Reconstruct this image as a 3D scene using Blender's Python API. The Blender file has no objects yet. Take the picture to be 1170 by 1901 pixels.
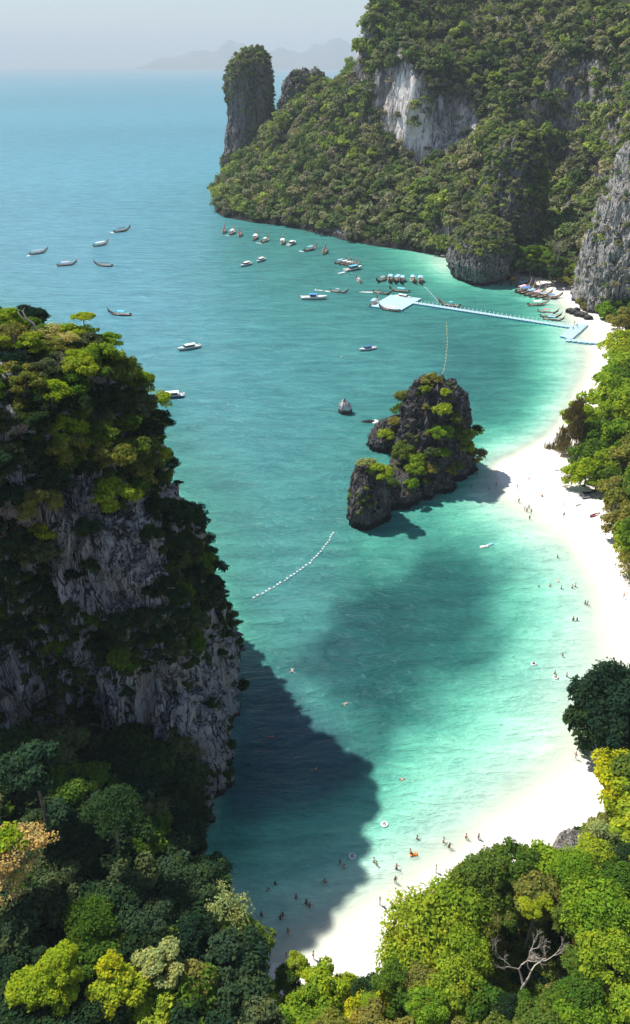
import bpy, bmesh, math, random
import numpy as np
from mathutils import Vector, Matrix, Quaternion
from mathutils.bvhtree import BVHTree

SC = bpy.context.scene
COL = SC.collection
rad = math.radians
random.seed(7)
RNG = np.random.default_rng(7)

# ------------------------------------------------------------------ camera
CAM_H = 100.0
PITCH = rad(29.6)
FPX = 1463.0                       # focal length in pixels of the 1170x1901 photograph
cam_d = bpy.data.cameras.new('camera')
cam = bpy.data.objects.new('camera', cam_d)
COL.objects.link(cam)
cam_d.sensor_fit = 'VERTICAL'
cam_d.sensor_height = 24.0
cam_d.lens = 24.0 * FPX / 1901.0
cam_d.clip_start = 0.5
cam_d.clip_end = 120000.0
cam.location = (0, 0, CAM_H)
cam.rotation_euler = (rad(90) - PITCH, 0, 0)
SC.camera = cam

# ------------------------------------------------------------------ sky and sun
SUN_EL = rad(54.0)
SUN_H = Vector((-0.80, 0.60))      # horizontal direction towards the sun
SUN_STR = 5.0
SKY_STR = 0.080
SC.view_settings.view_transform = 'Standard'
SC.view_settings.look = 'None'
SC.view_settings.gamma = 1.0
SC.view_settings.exposure = 0.66
SC.view_settings.use_curve_mapping = False
world = bpy.data.worlds.new('World')
SC.world = world
world.use_nodes = True
wn = world.node_tree
bgn = wn.nodes['Background']
skyn = wn.nodes.new('ShaderNodeTexSky')
skyn.sky_type = 'NISHITA'
skyn.sun_disc = False
skyn.sun_elevation = SUN_EL
skyn.sun_rotation = math.atan2(SUN_H.x, SUN_H.y) % (2 * math.pi)
skyn.altitude = 0
skyn.air_density = 1.0
skyn.dust_density = 0.6
skyn.ozone_density = 2.0
wn.links.new(skyn.outputs[0], bgn.inputs[0])
bgn.inputs[1].default_value = SKY_STR
sun_d = bpy.data.lights.new('sun', 'SUN')
sun_d.energy = SUN_STR
sun_d.angle = rad(0.9)
sun_d.color = (1.0, 0.955, 0.89)
sun = bpy.data.objects.new('sun', sun_d)
COL.objects.link(sun)
sv = Vector((SUN_H.x * math.cos(SUN_EL), SUN_H.y * math.cos(SUN_EL), math.sin(SUN_EL)))
sun.rotation_euler = sv.to_track_quat('Z', 'Y').to_euler()
sun.location = (-200, 200, 300)

HAZE_DENSITY = 0.000092

# ------------------------------------------------------------------ camera geometry helpers
CP, SP = math.cos(PITCH), math.sin(PITCH)

def ray(px, py):
    u = (px - 585.0) / FPX
    v = -(py - 950.5) / FPX
    return (u, CP + v * SP, -SP + v * CP)

def atz(px, py, z=0.0):
    d = ray(px, py)
    t = (z - CAM_H) / d[2]
    return (d[0] * t, d[1] * t, z)

def atY(px, py, Y):
    d = ray(px, py)
    t = Y / d[1]
    return (d[0] * t, Y, CAM_H + d[2] * t)

def proj(x, y, z):
    x = np.asarray(x, float); y = np.asarray(y, float); z = np.asarray(z, float)
    dz = z - CAM_H
    dep = y * CP - dz * SP
    up = y * SP + dz * CP
    dep = np.maximum(dep, 1.0)
    return 585.0 + FPX * x / dep, 950.5 - FPX * up / dep, dep

# ------------------------------------------------------------------ noise
def _hash(ix, iy, iz, seed):
    h = (ix.astype(np.int64) * 374761393 + iy.astype(np.int64) * 668265263 + iz.astype(np.int64) * 2147483647 + seed * 1274126177) & 0xffffffff
    h = ((h ^ (h >> 13)) * 1274126177) & 0xffffffff
    h = h ^ (h >> 16)
    return (h & 0xffff) / 32767.5 - 1.0

def vnoise(x, y, z, seed=0):
    ix, iy, iz = np.floor(x), np.floor(y), np.floor(z)
    fx, fy, fz = x - ix, y - iy, z - iz
    fx = fx * fx * fx * (fx * (fx * 6 - 15) + 10)
    fy = fy * fy * fy * (fy * (fy * 6 - 15) + 10)
    fz = fz * fz * fz * (fz * (fz * 6 - 15) + 10)
    r = 0
    for a in (0, 1):
        wx = fx if a else 1 - fx
        for b in (0, 1):
            wy = fy if b else 1 - fy
            for c in (0, 1):
                wz = fz if c else 1 - fz
                r = r + wx * wy * wz * _hash(ix + a, iy + b, iz + c, seed)
    return r

def fbm(x, y, z, seed=0, octaves=4, ridged=False):
    r, a, f, tot = 0, 1.0, 1.0, 0
    for o in range(octaves):
        n = vnoise(x * f + o * 17.3, y * f - o * 9.1, z * f + o * 5.7, seed + o)
        if ridged:
            n = 1 - 2 * np.abs(n)
        r = r + a * n
        tot += a
        a *= 0.5
        f *= 2.03
    return r / tot

def smooth(a, b, x):
    t = np.clip((x - a) / (b - a), 0, 1)
    return t * t * (3 - 2 * t)

def in_poly(px, py, poly):
    px = np.asarray(px, float); py = np.asarray(py, float)
    inside = np.zeros(px.shape, bool)
    n = len(poly)
    for i in range(n):
        x1, y1 = poly[i]; x2, y2 = poly[(i + 1) % n]
        c = ((y1 > py) != (y2 > py)) & (px < (x2 - x1) * (py - y1) / ((y2 - y1) or 1e-9) + x1)
        inside ^= c
    return inside

def poly_dist(px, py, poly):
    """signed distance, positive inside"""
    px = np.asarray(px, float); py = np.asarray(py, float)
    best = np.full(px.shape, 1e9)
    n = len(poly)
    for i in range(n):
        x1, y1 = poly[i]; x2, y2 = poly[(i + 1) % n]
        dx, dy = x2 - x1, y2 - y1
        t = np.clip(((px - x1) * dx + (py - y1) * dy) / (dx * dx + dy * dy + 1e-9), 0, 1)
        best = np.minimum(best, np.hypot(px - x1 - t * dx, py - y1 - t * dy))
    return np.where(in_poly(px, py, poly), best, -best)

class TPS:
    """thin plate spline through scattered points"""
    def __init__(self, pts, vals, smooth_=0.0, linear=False):
        self.p = np.array(pts, float); self.s = np.ptp(self.p, axis=0).max()
        self.p = self.p / self.s; self.lin = linear
        n = len(self.p)
        K = self.k(np.linalg.norm(self.p[:, None] - self.p[None], axis=2)) + smooth_ * np.eye(n)
        P = np.c_[np.ones(n), self.p]
        A = np.block([[K, P], [P.T, np.zeros((3, 3))]])
        self.w = np.linalg.solve(A, np.r_[np.array(vals, float), 0, 0, 0])
    def k(self, r):
        if self.lin:
            return -r
        return np.where(r > 1e-9, r * r * np.log(np.maximum(r, 1e-9)), 0)
    def __call__(self, x, y):
        q = np.c_[np.ravel(x), np.ravel(y)] / self.s
        out = np.empty(len(q))
        for i in range(0, len(q), 20000):
            c = q[i:i + 20000]
            out[i:i + 20000] = self.k(np.linalg.norm(c[:, None] - self.p[None], axis=2)) @ self.w[:-3] + self.w[-3] + c @ self.w[-2:]
        return out.reshape(np.shape(x))

# ------------------------------------------------------------------ object helpers
def tag(o, label=None, cat=None, group=None, kind=None):
    if label: o['label'] = label
    if cat: o['category'] = cat
    if group: o['group'] = group
    if kind: o['kind'] = kind
    return o

def np_mesh(name, verts, faces, mats=None, smooth_sh=False, midx=None):
    """verts (n,3), faces (m,k)"""
    me = bpy.data.meshes.new(name)
    verts = np.asarray(verts, np.float32); faces = np.asarray(faces, np.int32)
    n, m, k = len(verts), len(faces), faces.shape[1]
    me.vertices.add(n); me.vertices.foreach_set('co', verts.ravel())
    me.loops.add(m * k); me.loops.foreach_set('vertex_index', faces.ravel())
    me.polygons.add(m)
    me.polygons.foreach_set('loop_start', np.arange(0, m * k, k, dtype=np.int32))
    me.polygons.foreach_set('loop_total', np.full(m, k, np.int32))
    if smooth_sh:
        me.polygons.foreach_set('use_smooth', np.ones(m, bool))
    if midx is not None:
        me.polygons.foreach_set('material_index', np.asarray(midx, np.int32))
    me.update(calc_edges=True)
    for mt in (mats or []):
        me.materials.append(mt)
    return me

def link(name, me, parent=None, loc=(0, 0, 0), rz=0.0, mat=None):
    o = bpy.data.objects.new(name, me)
    COL.objects.link(o)
    o.location = loc
    o.rotation_euler = (0, 0, rz)
    if parent: o.parent = parent
    if mat is not None:
        if me.materials:
            o.material_slots[0].link = 'OBJECT'; o.material_slots[0].material = mat
        else:
            me.materials.append(mat)
    return o

def empty(name, loc=(0, 0, 0), rz=0.0):
    o = bpy.data.objects.new(name, None)
    o.empty_display_size = 0.5
    COL.objects.link(o)
    o.location = loc; o.rotation_euler = (0, 0, rz)
    return o

def point_attr(me, name, vals, typ='FLOAT'):
    a = me.attributes.new(name, typ, 'POINT')
    vals = np.asarray(vals, np.float32)
    a.data.foreach_set('color' if typ == 'FLOAT_COLOR' else 'value', vals.ravel())

class MB:
    """collects shapes into one mesh"""
    def __init__(self): self.v = []; self.f = []; self.m = []
    def add(self, vs, fs, mi=0):
        b = len(self.v); self.v += [tuple(v) for v in vs]
        self.f += [tuple(i + b for i in f) for f in fs]; self.m += [mi] * len(fs)
        return self
    def box(self, c, s, rz=0.0, mi=0, top=1.0):
        x, y, z = c; a, b, h = s[0] / 2, s[1] / 2, s[2] / 2
        vs = []
        for sz in (-1, 1):
            k = top if sz > 0 else 1.0
            for sx, sy in ((-1, -1), (1, -1), (1, 1), (-1, 1)):
                px, py = sx * a * k, sy * b * k
                vs.append((x + px * math.cos(rz) - py * math.sin(rz), y + px * math.sin(rz) + py * math.cos(rz), z + sz * h))
        return self.add(vs, [(3, 2, 1, 0), (4, 5, 6, 7), (0, 1, 5, 4), (1, 2, 6, 5), (2, 3, 7, 6), (3, 0, 4, 7)], mi)
    def tube(self, pts, rs, n=6, mi=0, cap=True):
        pts = [Vector(p) for p in pts]
        if not hasattr(rs, '__len__'): rs = [rs] * len(pts)
        vs = []
        for i, p in enumerate(pts):
            t = (pts[min(i + 1, len(pts) - 1)] - pts[max(i - 1, 0)]).normalized()
            a = t.orthogonal().normalized() if abs(t.z) < 0.99 else Vector((1, 0, 0))
            if i == 0: ref = a
            a = (ref - t * ref.dot(t)).normalized(); ref = a
            b = t.cross(a)
            for k in range(n):
                an = 2 * math.pi * k / n
                vs.append(p + (a * math.cos(an) + b * math.sin(an)) * rs[i])
        fs = []
        for i in range(len(pts) - 1):
            for k in range(n):
                fs.append((i * n + k, i * n + (k + 1) % n, (i + 1) * n + (k + 1) % n, (i + 1) * n + k))
        if cap:
            fs.append(tuple(range(n - 1, -1, -1))); fs.append(tuple((len(pts) - 1) * n + k for k in range(n)))
        return self.add(vs, fs, mi)
    def mesh(self, name, mats=(), smooth_sh=False):
        me = bpy.data.meshes.new(name)
        me.from_pydata(self.v, [], self.f)
        for i, p in enumerate(me.polygons):
            p.material_index = self.m[i]; p.use_smooth = smooth_sh
        for mt in mats: me.materials.append(mt)
        me.update()
        return me
    def build(self, name, mats, parent=None, loc=(0, 0, 0), rz=0.0, smooth_sh=False):
        if not isinstance(mats, (list, tuple)): mats = [mats]
        return link(name, self.mesh(name, mats, smooth_sh), parent, loc, rz)

# ------------------------------------------------------------------ materials
class NT:
    def __init__(self, name):
        self.m = bpy.data.materials.new(name); self.m.use_nodes = True
        self.t = self.m.node_tree; self.t.nodes.clear()
        self.out = self.n('ShaderNodeOutputMaterial')
    def n(self, typ, **kw):
        nd = self.t.nodes.new(typ)
        for k, v in kw.items():
            if k.startswith('i_'):
                key = k[2:]
                key = int(key) if key.isdigit() else key.replace('_', ' ')
                if hasattr(v, 'node'): self.t.links.new(v, nd.inputs[key])
                else: nd.inputs[key].default_value = v
            else: setattr(nd, k, v)
        return nd
    def l(self, a, b): self.t.links.new(a, b)
    def noise(self, vec, scale, detail=4, rough=0.55, dist=0.0):
        nd = self.n('ShaderNodeTexNoise', i_Scale=scale, i_Detail=detail, i_Roughness=rough, i_Distortion=dist)
        self.l(vec, nd.inputs['Vector']); return nd.outputs['Fac']
    def scale(self, vec, s, rot=(0, 0, 0)):
        nd = self.n('ShaderNodeMapping'); nd.inputs['Scale'].default_value = s; nd.inputs['Rotation'].default_value = rot
        self.l(vec, nd.inputs['Vector']); return nd.outputs[0]
    def ramp(self, fac, stops, interp='LINEAR'):
        nd = self.n('ShaderNodeValToRGB'); cr = nd.color_ramp; cr.interpolation = interp
        while len(cr.elements) < len(stops): cr.elements.new(0.5)
        for e, (p, c) in zip(cr.elements, stops):
            e.position = p; e.color = (*c, 1) if len(c) == 3 else c
        self.l(fac, nd.inputs[0]); return nd.outputs[0]
    def step(self, fac, a, b):
        nd = self.n('ShaderNodeMapRange', interpolation_type='SMOOTHSTEP'); nd.inputs[1].default_value = a; nd.inputs[2].default_value = b
        self.l(fac, nd.inputs[0]); return nd.outputs[0]
    def mix(self, fac, a, b, mode='MIX'):
        nd = self.n('ShaderNodeMix', data_type='RGBA', blend_type=mode)
        for s, v in ((nd.inputs[0], fac), (nd.inputs[6], a), (nd.inputs[7], b)):
            if hasattr(v, 'node'): self.l(v, s)
            else: s.default_value = v if not isinstance(v, tuple) or len(v) == 4 else (*v, 1)
        return nd.outputs[2]
    def math(self, op, a, b=0.0, c=None):
        nd = self.n('ShaderNodeMath', operation=op)
        for i, v in enumerate((a, b) if c is None else (a, b, c)):
            if hasattr(v, 'node'): self.l(v, nd.inputs[i])
            else: nd.inputs[i].default_value = v
        return nd.outputs[0]
    def bump(self, h, strength=0.5, dist=0.1, normal=None):
        nd = self.n('ShaderNodeBump'); nd.inputs['Strength'].default_value = strength; nd.inputs['Distance'].default_value = dist
        self.l(h, nd.inputs['Height'])
        if normal is not None: self.l(normal, nd.inputs['Normal'])
        return nd.outputs[0]
    def finish(self, sh): self.l(sh, self.out.inputs['Surface']); return self.m

def M_plain(name, col, rough=0.6, var=0.15, scale=2.0, metal=0.0, bump=0.0, spec=0.4):
    t = NT(name); tc = t.n('ShaderNodeTexCoord').outputs['Object']
    nz = t.noise(tc, scale, 5)
    c = t.mix(t.step(nz, 0.35, 0.7), tuple(min(1, v * (1 + var)) for v in col), tuple(v * (1 - var) for v in col))
    b = t.n('ShaderNodeBsdfPrincipled'); t.l(c, b.inputs['Base Color'])
    b.inputs['Roughness'].default_value = rough; b.inputs['Metallic'].default_value = metal
    b.inputs['Specular IOR Level'].default_value = spec
    if bump: t.l(t.bump(t.noise(tc, scale * 6, 4), bump, 0.05), b.inputs['Normal'])
    return t.finish(b.outputs[0])

def M_leaf(name, cols, transl=0.38, var=0.55, gloss=0.0):
    """cols: 3-4 leaf colours picked by the individual tree, then varied leaf by leaf"""
    t = NT(name)
    oi = t.n('ShaderNodeObjectInfo').outputs['Random']
    geo = t.n('ShaderNodeNewGeometry').outputs['Random Per Island']
    k = len(cols)
    base = t.ramp(oi, [((i + 0.5) / k, c) for i, c in enumerate(cols)])
    vmul = t.math('MULTIPLY_ADD', geo, var, 1.0 - var * 0.5)
    oc = t.n('ShaderNodeTexCoord').outputs['Object']
    nz1 = t.noise(oc, 2.2, 3, 0.6); nz2 = t.noise(oc, 5.0, 2, 0.5)
    base = t.mix(t.step(nz1, 0.42, 0.66), base, t.mix(1.0, base, (1.35, 1.12, 0.85, 1), 'MULTIPLY'))
    base = t.mix(t.step(nz2, 0.50, 0.68), base, t.mix(1.0, base, (0.62, 0.72, 0.80, 1), 'MULTIPLY'))
    hsv = t.n('ShaderNodeHueSaturation')
    t.l(base, hsv.inputs['Color']); t.l(vmul, hsv.inputs['Value'])
    t.l(t.math('MULTIPLY_ADD', t.math('FRACT', t.math('MULTIPLY', geo, 7.31)), 0.04, 0.48), hsv.inputs['Hue'])
    d = t.n('ShaderNodeBsdfDiffuse'); t.l(hsv.outputs[0], d.inputs[0])
    tr = t.n('ShaderNodeBsdfTranslucent')
    t.l(t.mix(1.0, hsv.outputs[0], (1.25, 1.3, 0.55, 1), 'MULTIPLY'), tr.inputs[0])
    m = t.n('ShaderNodeMixShader', i_0=transl); t.l(d.outputs[0], m.inputs[1]); t.l(tr.outputs[0], m.inputs[2])
    return t.finish(m.outputs[0])

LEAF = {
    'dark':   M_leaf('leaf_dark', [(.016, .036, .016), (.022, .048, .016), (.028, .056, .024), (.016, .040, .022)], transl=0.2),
    'shade':  M_leaf('leaf_shaded', [(.022, .052, .022), (.032, .068, .020), (.042, .070, .034), (.026, .062, .032)], transl=0.2),  # darker greens that put the jungle's shade into the leaf colour
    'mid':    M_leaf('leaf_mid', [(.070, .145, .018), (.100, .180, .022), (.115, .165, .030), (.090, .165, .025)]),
    'bright': M_leaf('leaf_bright', [(.150, .270, .022), (.235, .335, .024), (.185, .285, .024), (.280, .360, .030)]),
    'lime':   M_leaf('leaf_lime', [(.270, .370, .022), (.235, .345, .020), (.310, .380, .025)]),
    'yellow': M_leaf('leaf_yellow', [(.400, .430, .018), (.360, .400, .018)], var=0.4),
    'pale':   M_leaf('leaf_pale', [(.300, .360, .140), (.340, .380, .140), (.280, .340, .150)]),
    'olive':  M_leaf('leaf_olive', [(.170, .195, .038), (.210, .220, .055), (.230, .220, .050)]),
    'dry':    M_leaf('leaf_dry', [(.440, .310, .110), (.470, .370, .150)], transl=0.2),
    'brown':  M_leaf('leaf_brown', [(.150, .120, .045), (.130, .110, .045)], transl=0.2),
    'cream':  M_leaf('leaf_cream', [(.50, .46, .17), (.46, .44, .16)], transl=0.2),
    'grey':   M_leaf('leaf_grey', [(.075, .110, .045), (.095, .120, .050)], transl=0.2),
}
M_far = M_leaf('leaf_far_forest', [(.055, .095, .038), (.250, .310, .095), (.088, .145, .055), (.190, .225, .120), (.290, .285, .165), (.110, .185, .058), (.310, .400, .080), (.060, .105, .045), (.255, .235, .175), (.150, .215, .072)], transl=0.28, var=0.55)
M_near_cover = M_leaf('leaf_cover', [(.035, .065, .020), (.060, .100, .022), (.080, .100, .035), (.045, .090, .022)], transl=0.25)
M_bark = M_plain('bark', (.16, .13, .10), 0.9, 0.3, 3.0, bump=0.4)
M_bark_pale = M_plain('bark_pale', (.52, .46, .38), 0.85, 0.2, 4.0, bump=0.3)
M_twig = M_plain('twig_grey', (.33, .28, .24), 0.9, 0.2, 4.0)

def M_rock(name, dark, light, pale_amt, warm=(.38, .27, .17), streak=1.0, moss=(.045, .055, .025), scale=1.0, tide=1.6):
    t = NT(name); geo = t.n('ShaderNodeNewGeometry'); P = geo.outputs['Position']
    st = t.scale(P, (0.55 * scale, 0.55 * scale, 0.045 * scale))
    n1 = t.noise(st, 1.0, 9, 0.68, 0.6)
    n2 = t.noise(P, 0.09 * scale, 5, 0.55)
    st2 = t.scale(P, (2.2 * scale, 2.2 * scale, 0.10 * scale))
    n3 = t.noise(st2, 1.0, 6, 0.65)
    n4 = t.noise(P, 1.6 * scale, 8, 0.7)
    v = t.math('ADD', t.math('MULTIPLY', n1, 0.55), t.math('ADD', t.math('MULTIPLY', n2, 0.55 ), t.math('MULTIPLY', n3, 0.25)))
    v = t.math('MULTIPLY_ADD', t.math('ADD', v, -0.525), 2.1, pale_amt)
    at = t.n('ShaderNodeAttribute', attribute_name='pale').outputs['Fac']
    v = t.math('ADD', v, t.math('MULTIPLY', at, 0.75))
    mid = tuple((a * 0.6 + b * 0.4) for a, b in zip(dark, light))
    c = t.ramp(v, [(0.40, dark), (0.52, mid), (0.60, light), (0.72, tuple(min(1, x * 1.35) for x in light))])
    # pale calcite runs and black vertical cracks
    st3 = t.scale(P, (1.15 * scale, 1.15 * scale, 0.085 * scale)); n5 = t.noise(st3, 1.0, 5, 0.6, 0.8)
    c = t.mix(t.math('MULTIPLY', t.step(n5, 0.53, 0.63), 0.8), c, tuple(min(1, x * k_) for x, k_ in zip(light, (1.45, 1.5, 1.58))))
    n6 = t.noise(t.scale(P, (0.34 * scale, 0.34 * scale, 0.035 * scale)), 1.0, 3, 0.5, 1.2)
    crack = t.math('SUBTRACT', 1.0, t.step(t.math('ABSOLUTE', t.math('ADD', n6, -0.5)), 0.004, 0.030))
    n7 = t.noise(t.scale(P, (0.9 * scale, 0.9 * scale, 0.13 * scale)), 1.0, 3, 0.5, 1.0)
    crack2 = t.math('SUBTRACT', 1.0, t.step(t.math('ABSOLUTE', t.math('ADD', n7, -0.47)), 0.003, 0.028))
    crk = t.math('MAXIMUM', crack, t.math('MULTIPLY', crack2, 0.8))
    c = t.mix(t.math('MULTIPLY', crk, 0.9), c, tuple(x * 0.35 for x in dark))
    # dark run-off stains
    c = t.mix(t.math('MULTIPLY', t.step(n3, 0.60, 0.72), 0.55), c, tuple(x * 0.5 for x in dark))
    # iron-stained patches
    w = t.math('MULTIPLY', t.step(t.noise(st, 0.6, 4), 0.56, 0.68), t.step(v, 0.45, 0.6))
    c = t.mix(t.math('MULTIPLY', w, 0.5), c, warm)
    # plants and soil on ledges
    nz = t.n('ShaderNodeSeparateXYZ'); t.l(geo.outputs['True Normal'], nz.inputs[0])
    up = t.math('MULTIPLY', t.step(nz.outputs[2], 0.45, 0.85), t.step(n4, 0.38, 0.55))
    c = t.mix(t.math('MULTIPLY', up, 0.85), c, moss)
    # wet tide band
    pz = t.n('ShaderNodeSeparateXYZ'); t.l(P, pz.inputs[0])
    band = t.math('SUBTRACT', 1.0, t.step(t.math('ADD', pz.outputs[2], t.math('MULTIPLY', n4, -0.8)), tide * 0.45, tide))
    c = t.mix(t.math('MULTIPLY', band, 0.9), c, (.018, .018, .020))
    c = t.mix(0.5, c, t.ramp(n4, [(0.3, (.62, .62, .62)), (0.65, (1.15, 1.15, 1.15))]), 'MULTIPLY')
    b = t.n('ShaderNodeBsdfPrincipled'); t.l(c, b.inputs['Base Color']); b.inputs['Roughness'].default_value = 0.88
    b.inputs['Specular IOR Level'].default_value = 0.2
    h = t.math('ADD', t.math('MULTIPLY', n1, 1.6), t.math('ADD', t.math('MULTIPLY', n4, 0.45), t.math('MULTIPLY', n3, 1.1)))
    h = t.math('ADD', h, t.math('MULTIPLY_ADD', crk, -0.9, t.math('MULTIPLY', n5, 0.8)))
    t.l(t.bump(h, 1.0, 1.0 / scale), b.inputs['Normal'])
    return t.finish(b.outputs[0])

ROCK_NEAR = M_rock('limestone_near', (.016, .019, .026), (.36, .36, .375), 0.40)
ROCK_ISLET = M_rock('limestone_islet', (.012, .012, .014), (.13, .125, .13), 0.40, scale=1.6, tide=1.8)
ROCK_PALE = M_rock('limestone_pale', (.045, .045, .052), (.36, .34, .325), 0.52, scale=0.8, warm=(.45, .34, .25))
ROCK_FAR = M_rock('limestone_far', (.022, .023, .028), (.19, .18, .18), 0.46, scale=0.45, tide=3.0)
ROCK_HEAD = M_rock('limestone_head', (.030, .030, .034), (.26, .25, .245), 0.47, scale=0.8, tide=1.6)
ROCK_BOULDER = M_rock('boulder_stone', (.10, .095, .09), (.45, .40, .36), 0.66, scale=3.0, tide=0.5)
ROCK_WHITE = M_rock('guano_stone', (.62, .56, .53), (.85, .78, .73), 0.9, scale=1.2, tide=1.5)

# ------------------------------------------------------------------ water depth field (d) from sounding points
DEPTH = [
 (0,150,1.45),(300,150,1.45),(600,150,1.4),(0,300,1.42),(300,300,1.38),(0,500,1.36),(300,450,1.3),(200,650,1.25),(400,400,1.22),(400,550,1.15),
 (500,650,1.1),(400,800,1.1),(550,800,1.05),(500,950,1.0),(480,1100,.97),(600,1100,.93),(560,1250,.93),(640,720,1.04),
 (450,430,1.0),(520,440,.92),(600,470,.92),(650,450,.85),(700,500,.85),(720,468,.66),(760,470,.50),(790,485,.38),(815,490,.2),(825,505,.3),(800,520,.6),(760,545,.86),(900,560,.76),(860,560,.82),
 (900,640,.9),(820,640,.98),(940,700,.86),(980,600,.62),(1000,562,.48),(950,535,.55),(930,520,.35),(990,540,.3),(1020,553,.2),(1040,562,.12),(1060,590,.06),
 (1000,526,-.08),(1050,540,-.25),(1075,560,-.1),(1075,600,.02),(1130,620,-.08),(1100,600,-.05),(960,512,-.12),
 (1020,640,.42),(1060,640,.22),(1100,660,.04),(1000,700,.56),(1060,700,.2),(1100,700,.0),(960,760,.75),(1020,760,.30),(1060,760,.03),(1085,750,-.15),
 (900,760,.88),(900,800,.62),(960,800,.42),(1000,800,.22),(1030,810,.0),(1060,830,-.3),(900,835,.36),(950,833,.2),(900,855,.26),(960,855,-.03),(905,872,.16),(890,882,.3),(915,892,.1),(868,902,.42),(930,880,-.10),(1000,870,-.3),
 (880,905,.2),(900,930,.26),(850,920,.46),(820,960,.62),(1000,930,.0),(950,915,.0),(1050,930,-.25),(960,960,.17),(900,970,.42),(1000,1000,.20),(950,1020,.42),(1060,1000,.07),(1100,960,-.25),
 (1100,1050,.03),(1000,1080,.36),(1060,1080,.2),(950,1080,.5),(1150,1080,-.12),(1120,1150,.07),(950,1200,.5),(1000,1200,.34),(1060,1200,.2),(1120,1200,.09),(1168,1180,.0),
 (1168,1250,.03),(900,1250,.5),(850,1350,.48),(950,1300,.36),(1000,1320,.26),(1060,1320,.13),(1110,1350,.07),(800,1420,.40),(900,1400,.3),(1000,1420,.14),(1070,1420,.03),(1120,1430,-.12),
 (750,1480,.40),(850,1480,.25),(950,1480,.10),(1010,1480,.02),(1070,1500,-.15),(980,1530,-.04),(700,1540,.38),(800,1540,.2),(900,1545,.05),(950,1570,-.12),
 (680,1620,.24),(760,1600,.15),(840,1600,.04),(880,1610,-.08),(640,1680,.12),(700,1660,.08),(760,1665,-.01),(640,1735,-.02),(700,1740,-.15),(600,1785,-.06),(560,1740,.07),(540,1810,-.1),
 (520,1760,.07),(480,1790,.02),(450,1700,.22),(500,1650,.33),(560,1620,.38),(440,1600,.46),(390,1600,.46),(500,1550,.52),(600,1520,.52),(560,1450,.72),(640,1450,.66),(500,1350,.86),
 (700,1350,.72),(750,1250,.72),(650,1000,.86),(690,1010,.66),(700,1030,.68),(800,1050,.78),(900,1080,.6),(640,900,.98),(600,850,1.02),(700,850,.9),(450,1450,.8),(405,1500,.6),(375,1570,.5),(425,1460,.75),
 (1170,800,-1.2),(1140,740,-.7),(1170,1000,-.9),(1165,660,-.8),(1160,1420,-.7),(1170,1550,-1.),(1000,1700,-1.2),(1100,1650,-1.3),(820,1750,-.7),(900,1901,-1.8),(600,1880,-1.),(480,1870,-.9),
 (720,1870,-.7),(440,1830,-.5),(400,1760,-.7),(300,1650,-1.5),(200,1700,-3.),(0,1700,-4.),(0,1901,-4.),(300,1900,-2.),(345,1600,-.3),(300,1500,-2.5),(0,1450,-4.5),
]
_dp = np.array(DEPTH)
D_TPS = TPS(_dp[:, :2], _dp[:, 2], smooth_=1e-5, linear=True)
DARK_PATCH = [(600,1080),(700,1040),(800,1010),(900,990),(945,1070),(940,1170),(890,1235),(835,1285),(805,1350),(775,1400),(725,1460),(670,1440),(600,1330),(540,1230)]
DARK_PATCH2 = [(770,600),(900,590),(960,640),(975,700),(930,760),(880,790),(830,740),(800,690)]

def depth_at(x, y):
    x = np.asarray(x, float); y = np.asarray(y, float)
    yy = np.maximum(y, 46.0)
    px, py, dep = proj(x, yy, np.zeros_like(x))
    px2 = np.clip(px, -150, 1330)
    d = D_TPS(px2, py)
    far = smooth(0, 1, (yy - 700) / 400)
    d = d * (1 - far) + 1.42 * far
    wob = fbm(x * 0.045, y * 0.045, x * 0, 5, 3)
    d = d + np.where(d > 0.1, 0.035, 0.0) * wob * smooth(0.1, 0.3, d)
    d = np.where(px > 1170, np.minimum(d, d - (px - 1170) * 0.0006 * (yy < 600)), d)
    return np.clip(d, -8.0, 1.5)

def ground_z(x, y):
    d = depth_at(x, y)
    return np.where(d < 0, -d * 2.2, -d * 3.2)

def axis(lo, hi, step, far_lo, far_hi):
    a = list(np.arange(lo, hi + 1e-6, step))
    s, v = step, hi
    while v < far_hi: s *= 1.22; v += s; a.append(min(v, far_hi))
    s, v = step, lo; pre = []
    while v > far_lo: s *= 1.22; v -= s; pre.append(max(v, far_lo))
    return np.array(pre[::-1] + a)

def grid_faces(nx, ny):
    i, j = np.meshgrid(np.arange(nx - 1), np.arange(ny - 1))
    a = (j * nx + i).ravel()
    return np.c_[a, a + 1, a + nx + 1, a + nx]

XS = axis(-110, 190, 1.6, -42000, 42000); YS = axis(36, 460, 1.6, -3000, 42000)
GX, GY = np.meshgrid(XS, YS)
D = depth_at(GX.ravel(), GY.ravel())
nearby = (GX.ravel() > -400) & (GX.ravel() < 600) & (GY.ravel() < 900)
Z = np.where(D < 0, -D * 2.2, -D * 3.2)
Z = np.where(nearby, Z, -4.5)
Z = Z + np.where(D < -0.02, 0.05, 0.02) * fbm(GX.ravel() * .3, GY.ravel() * .3, GX.ravel() * 0, 3, 3)
GF = grid_faces(len(XS), len(YS))

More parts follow.
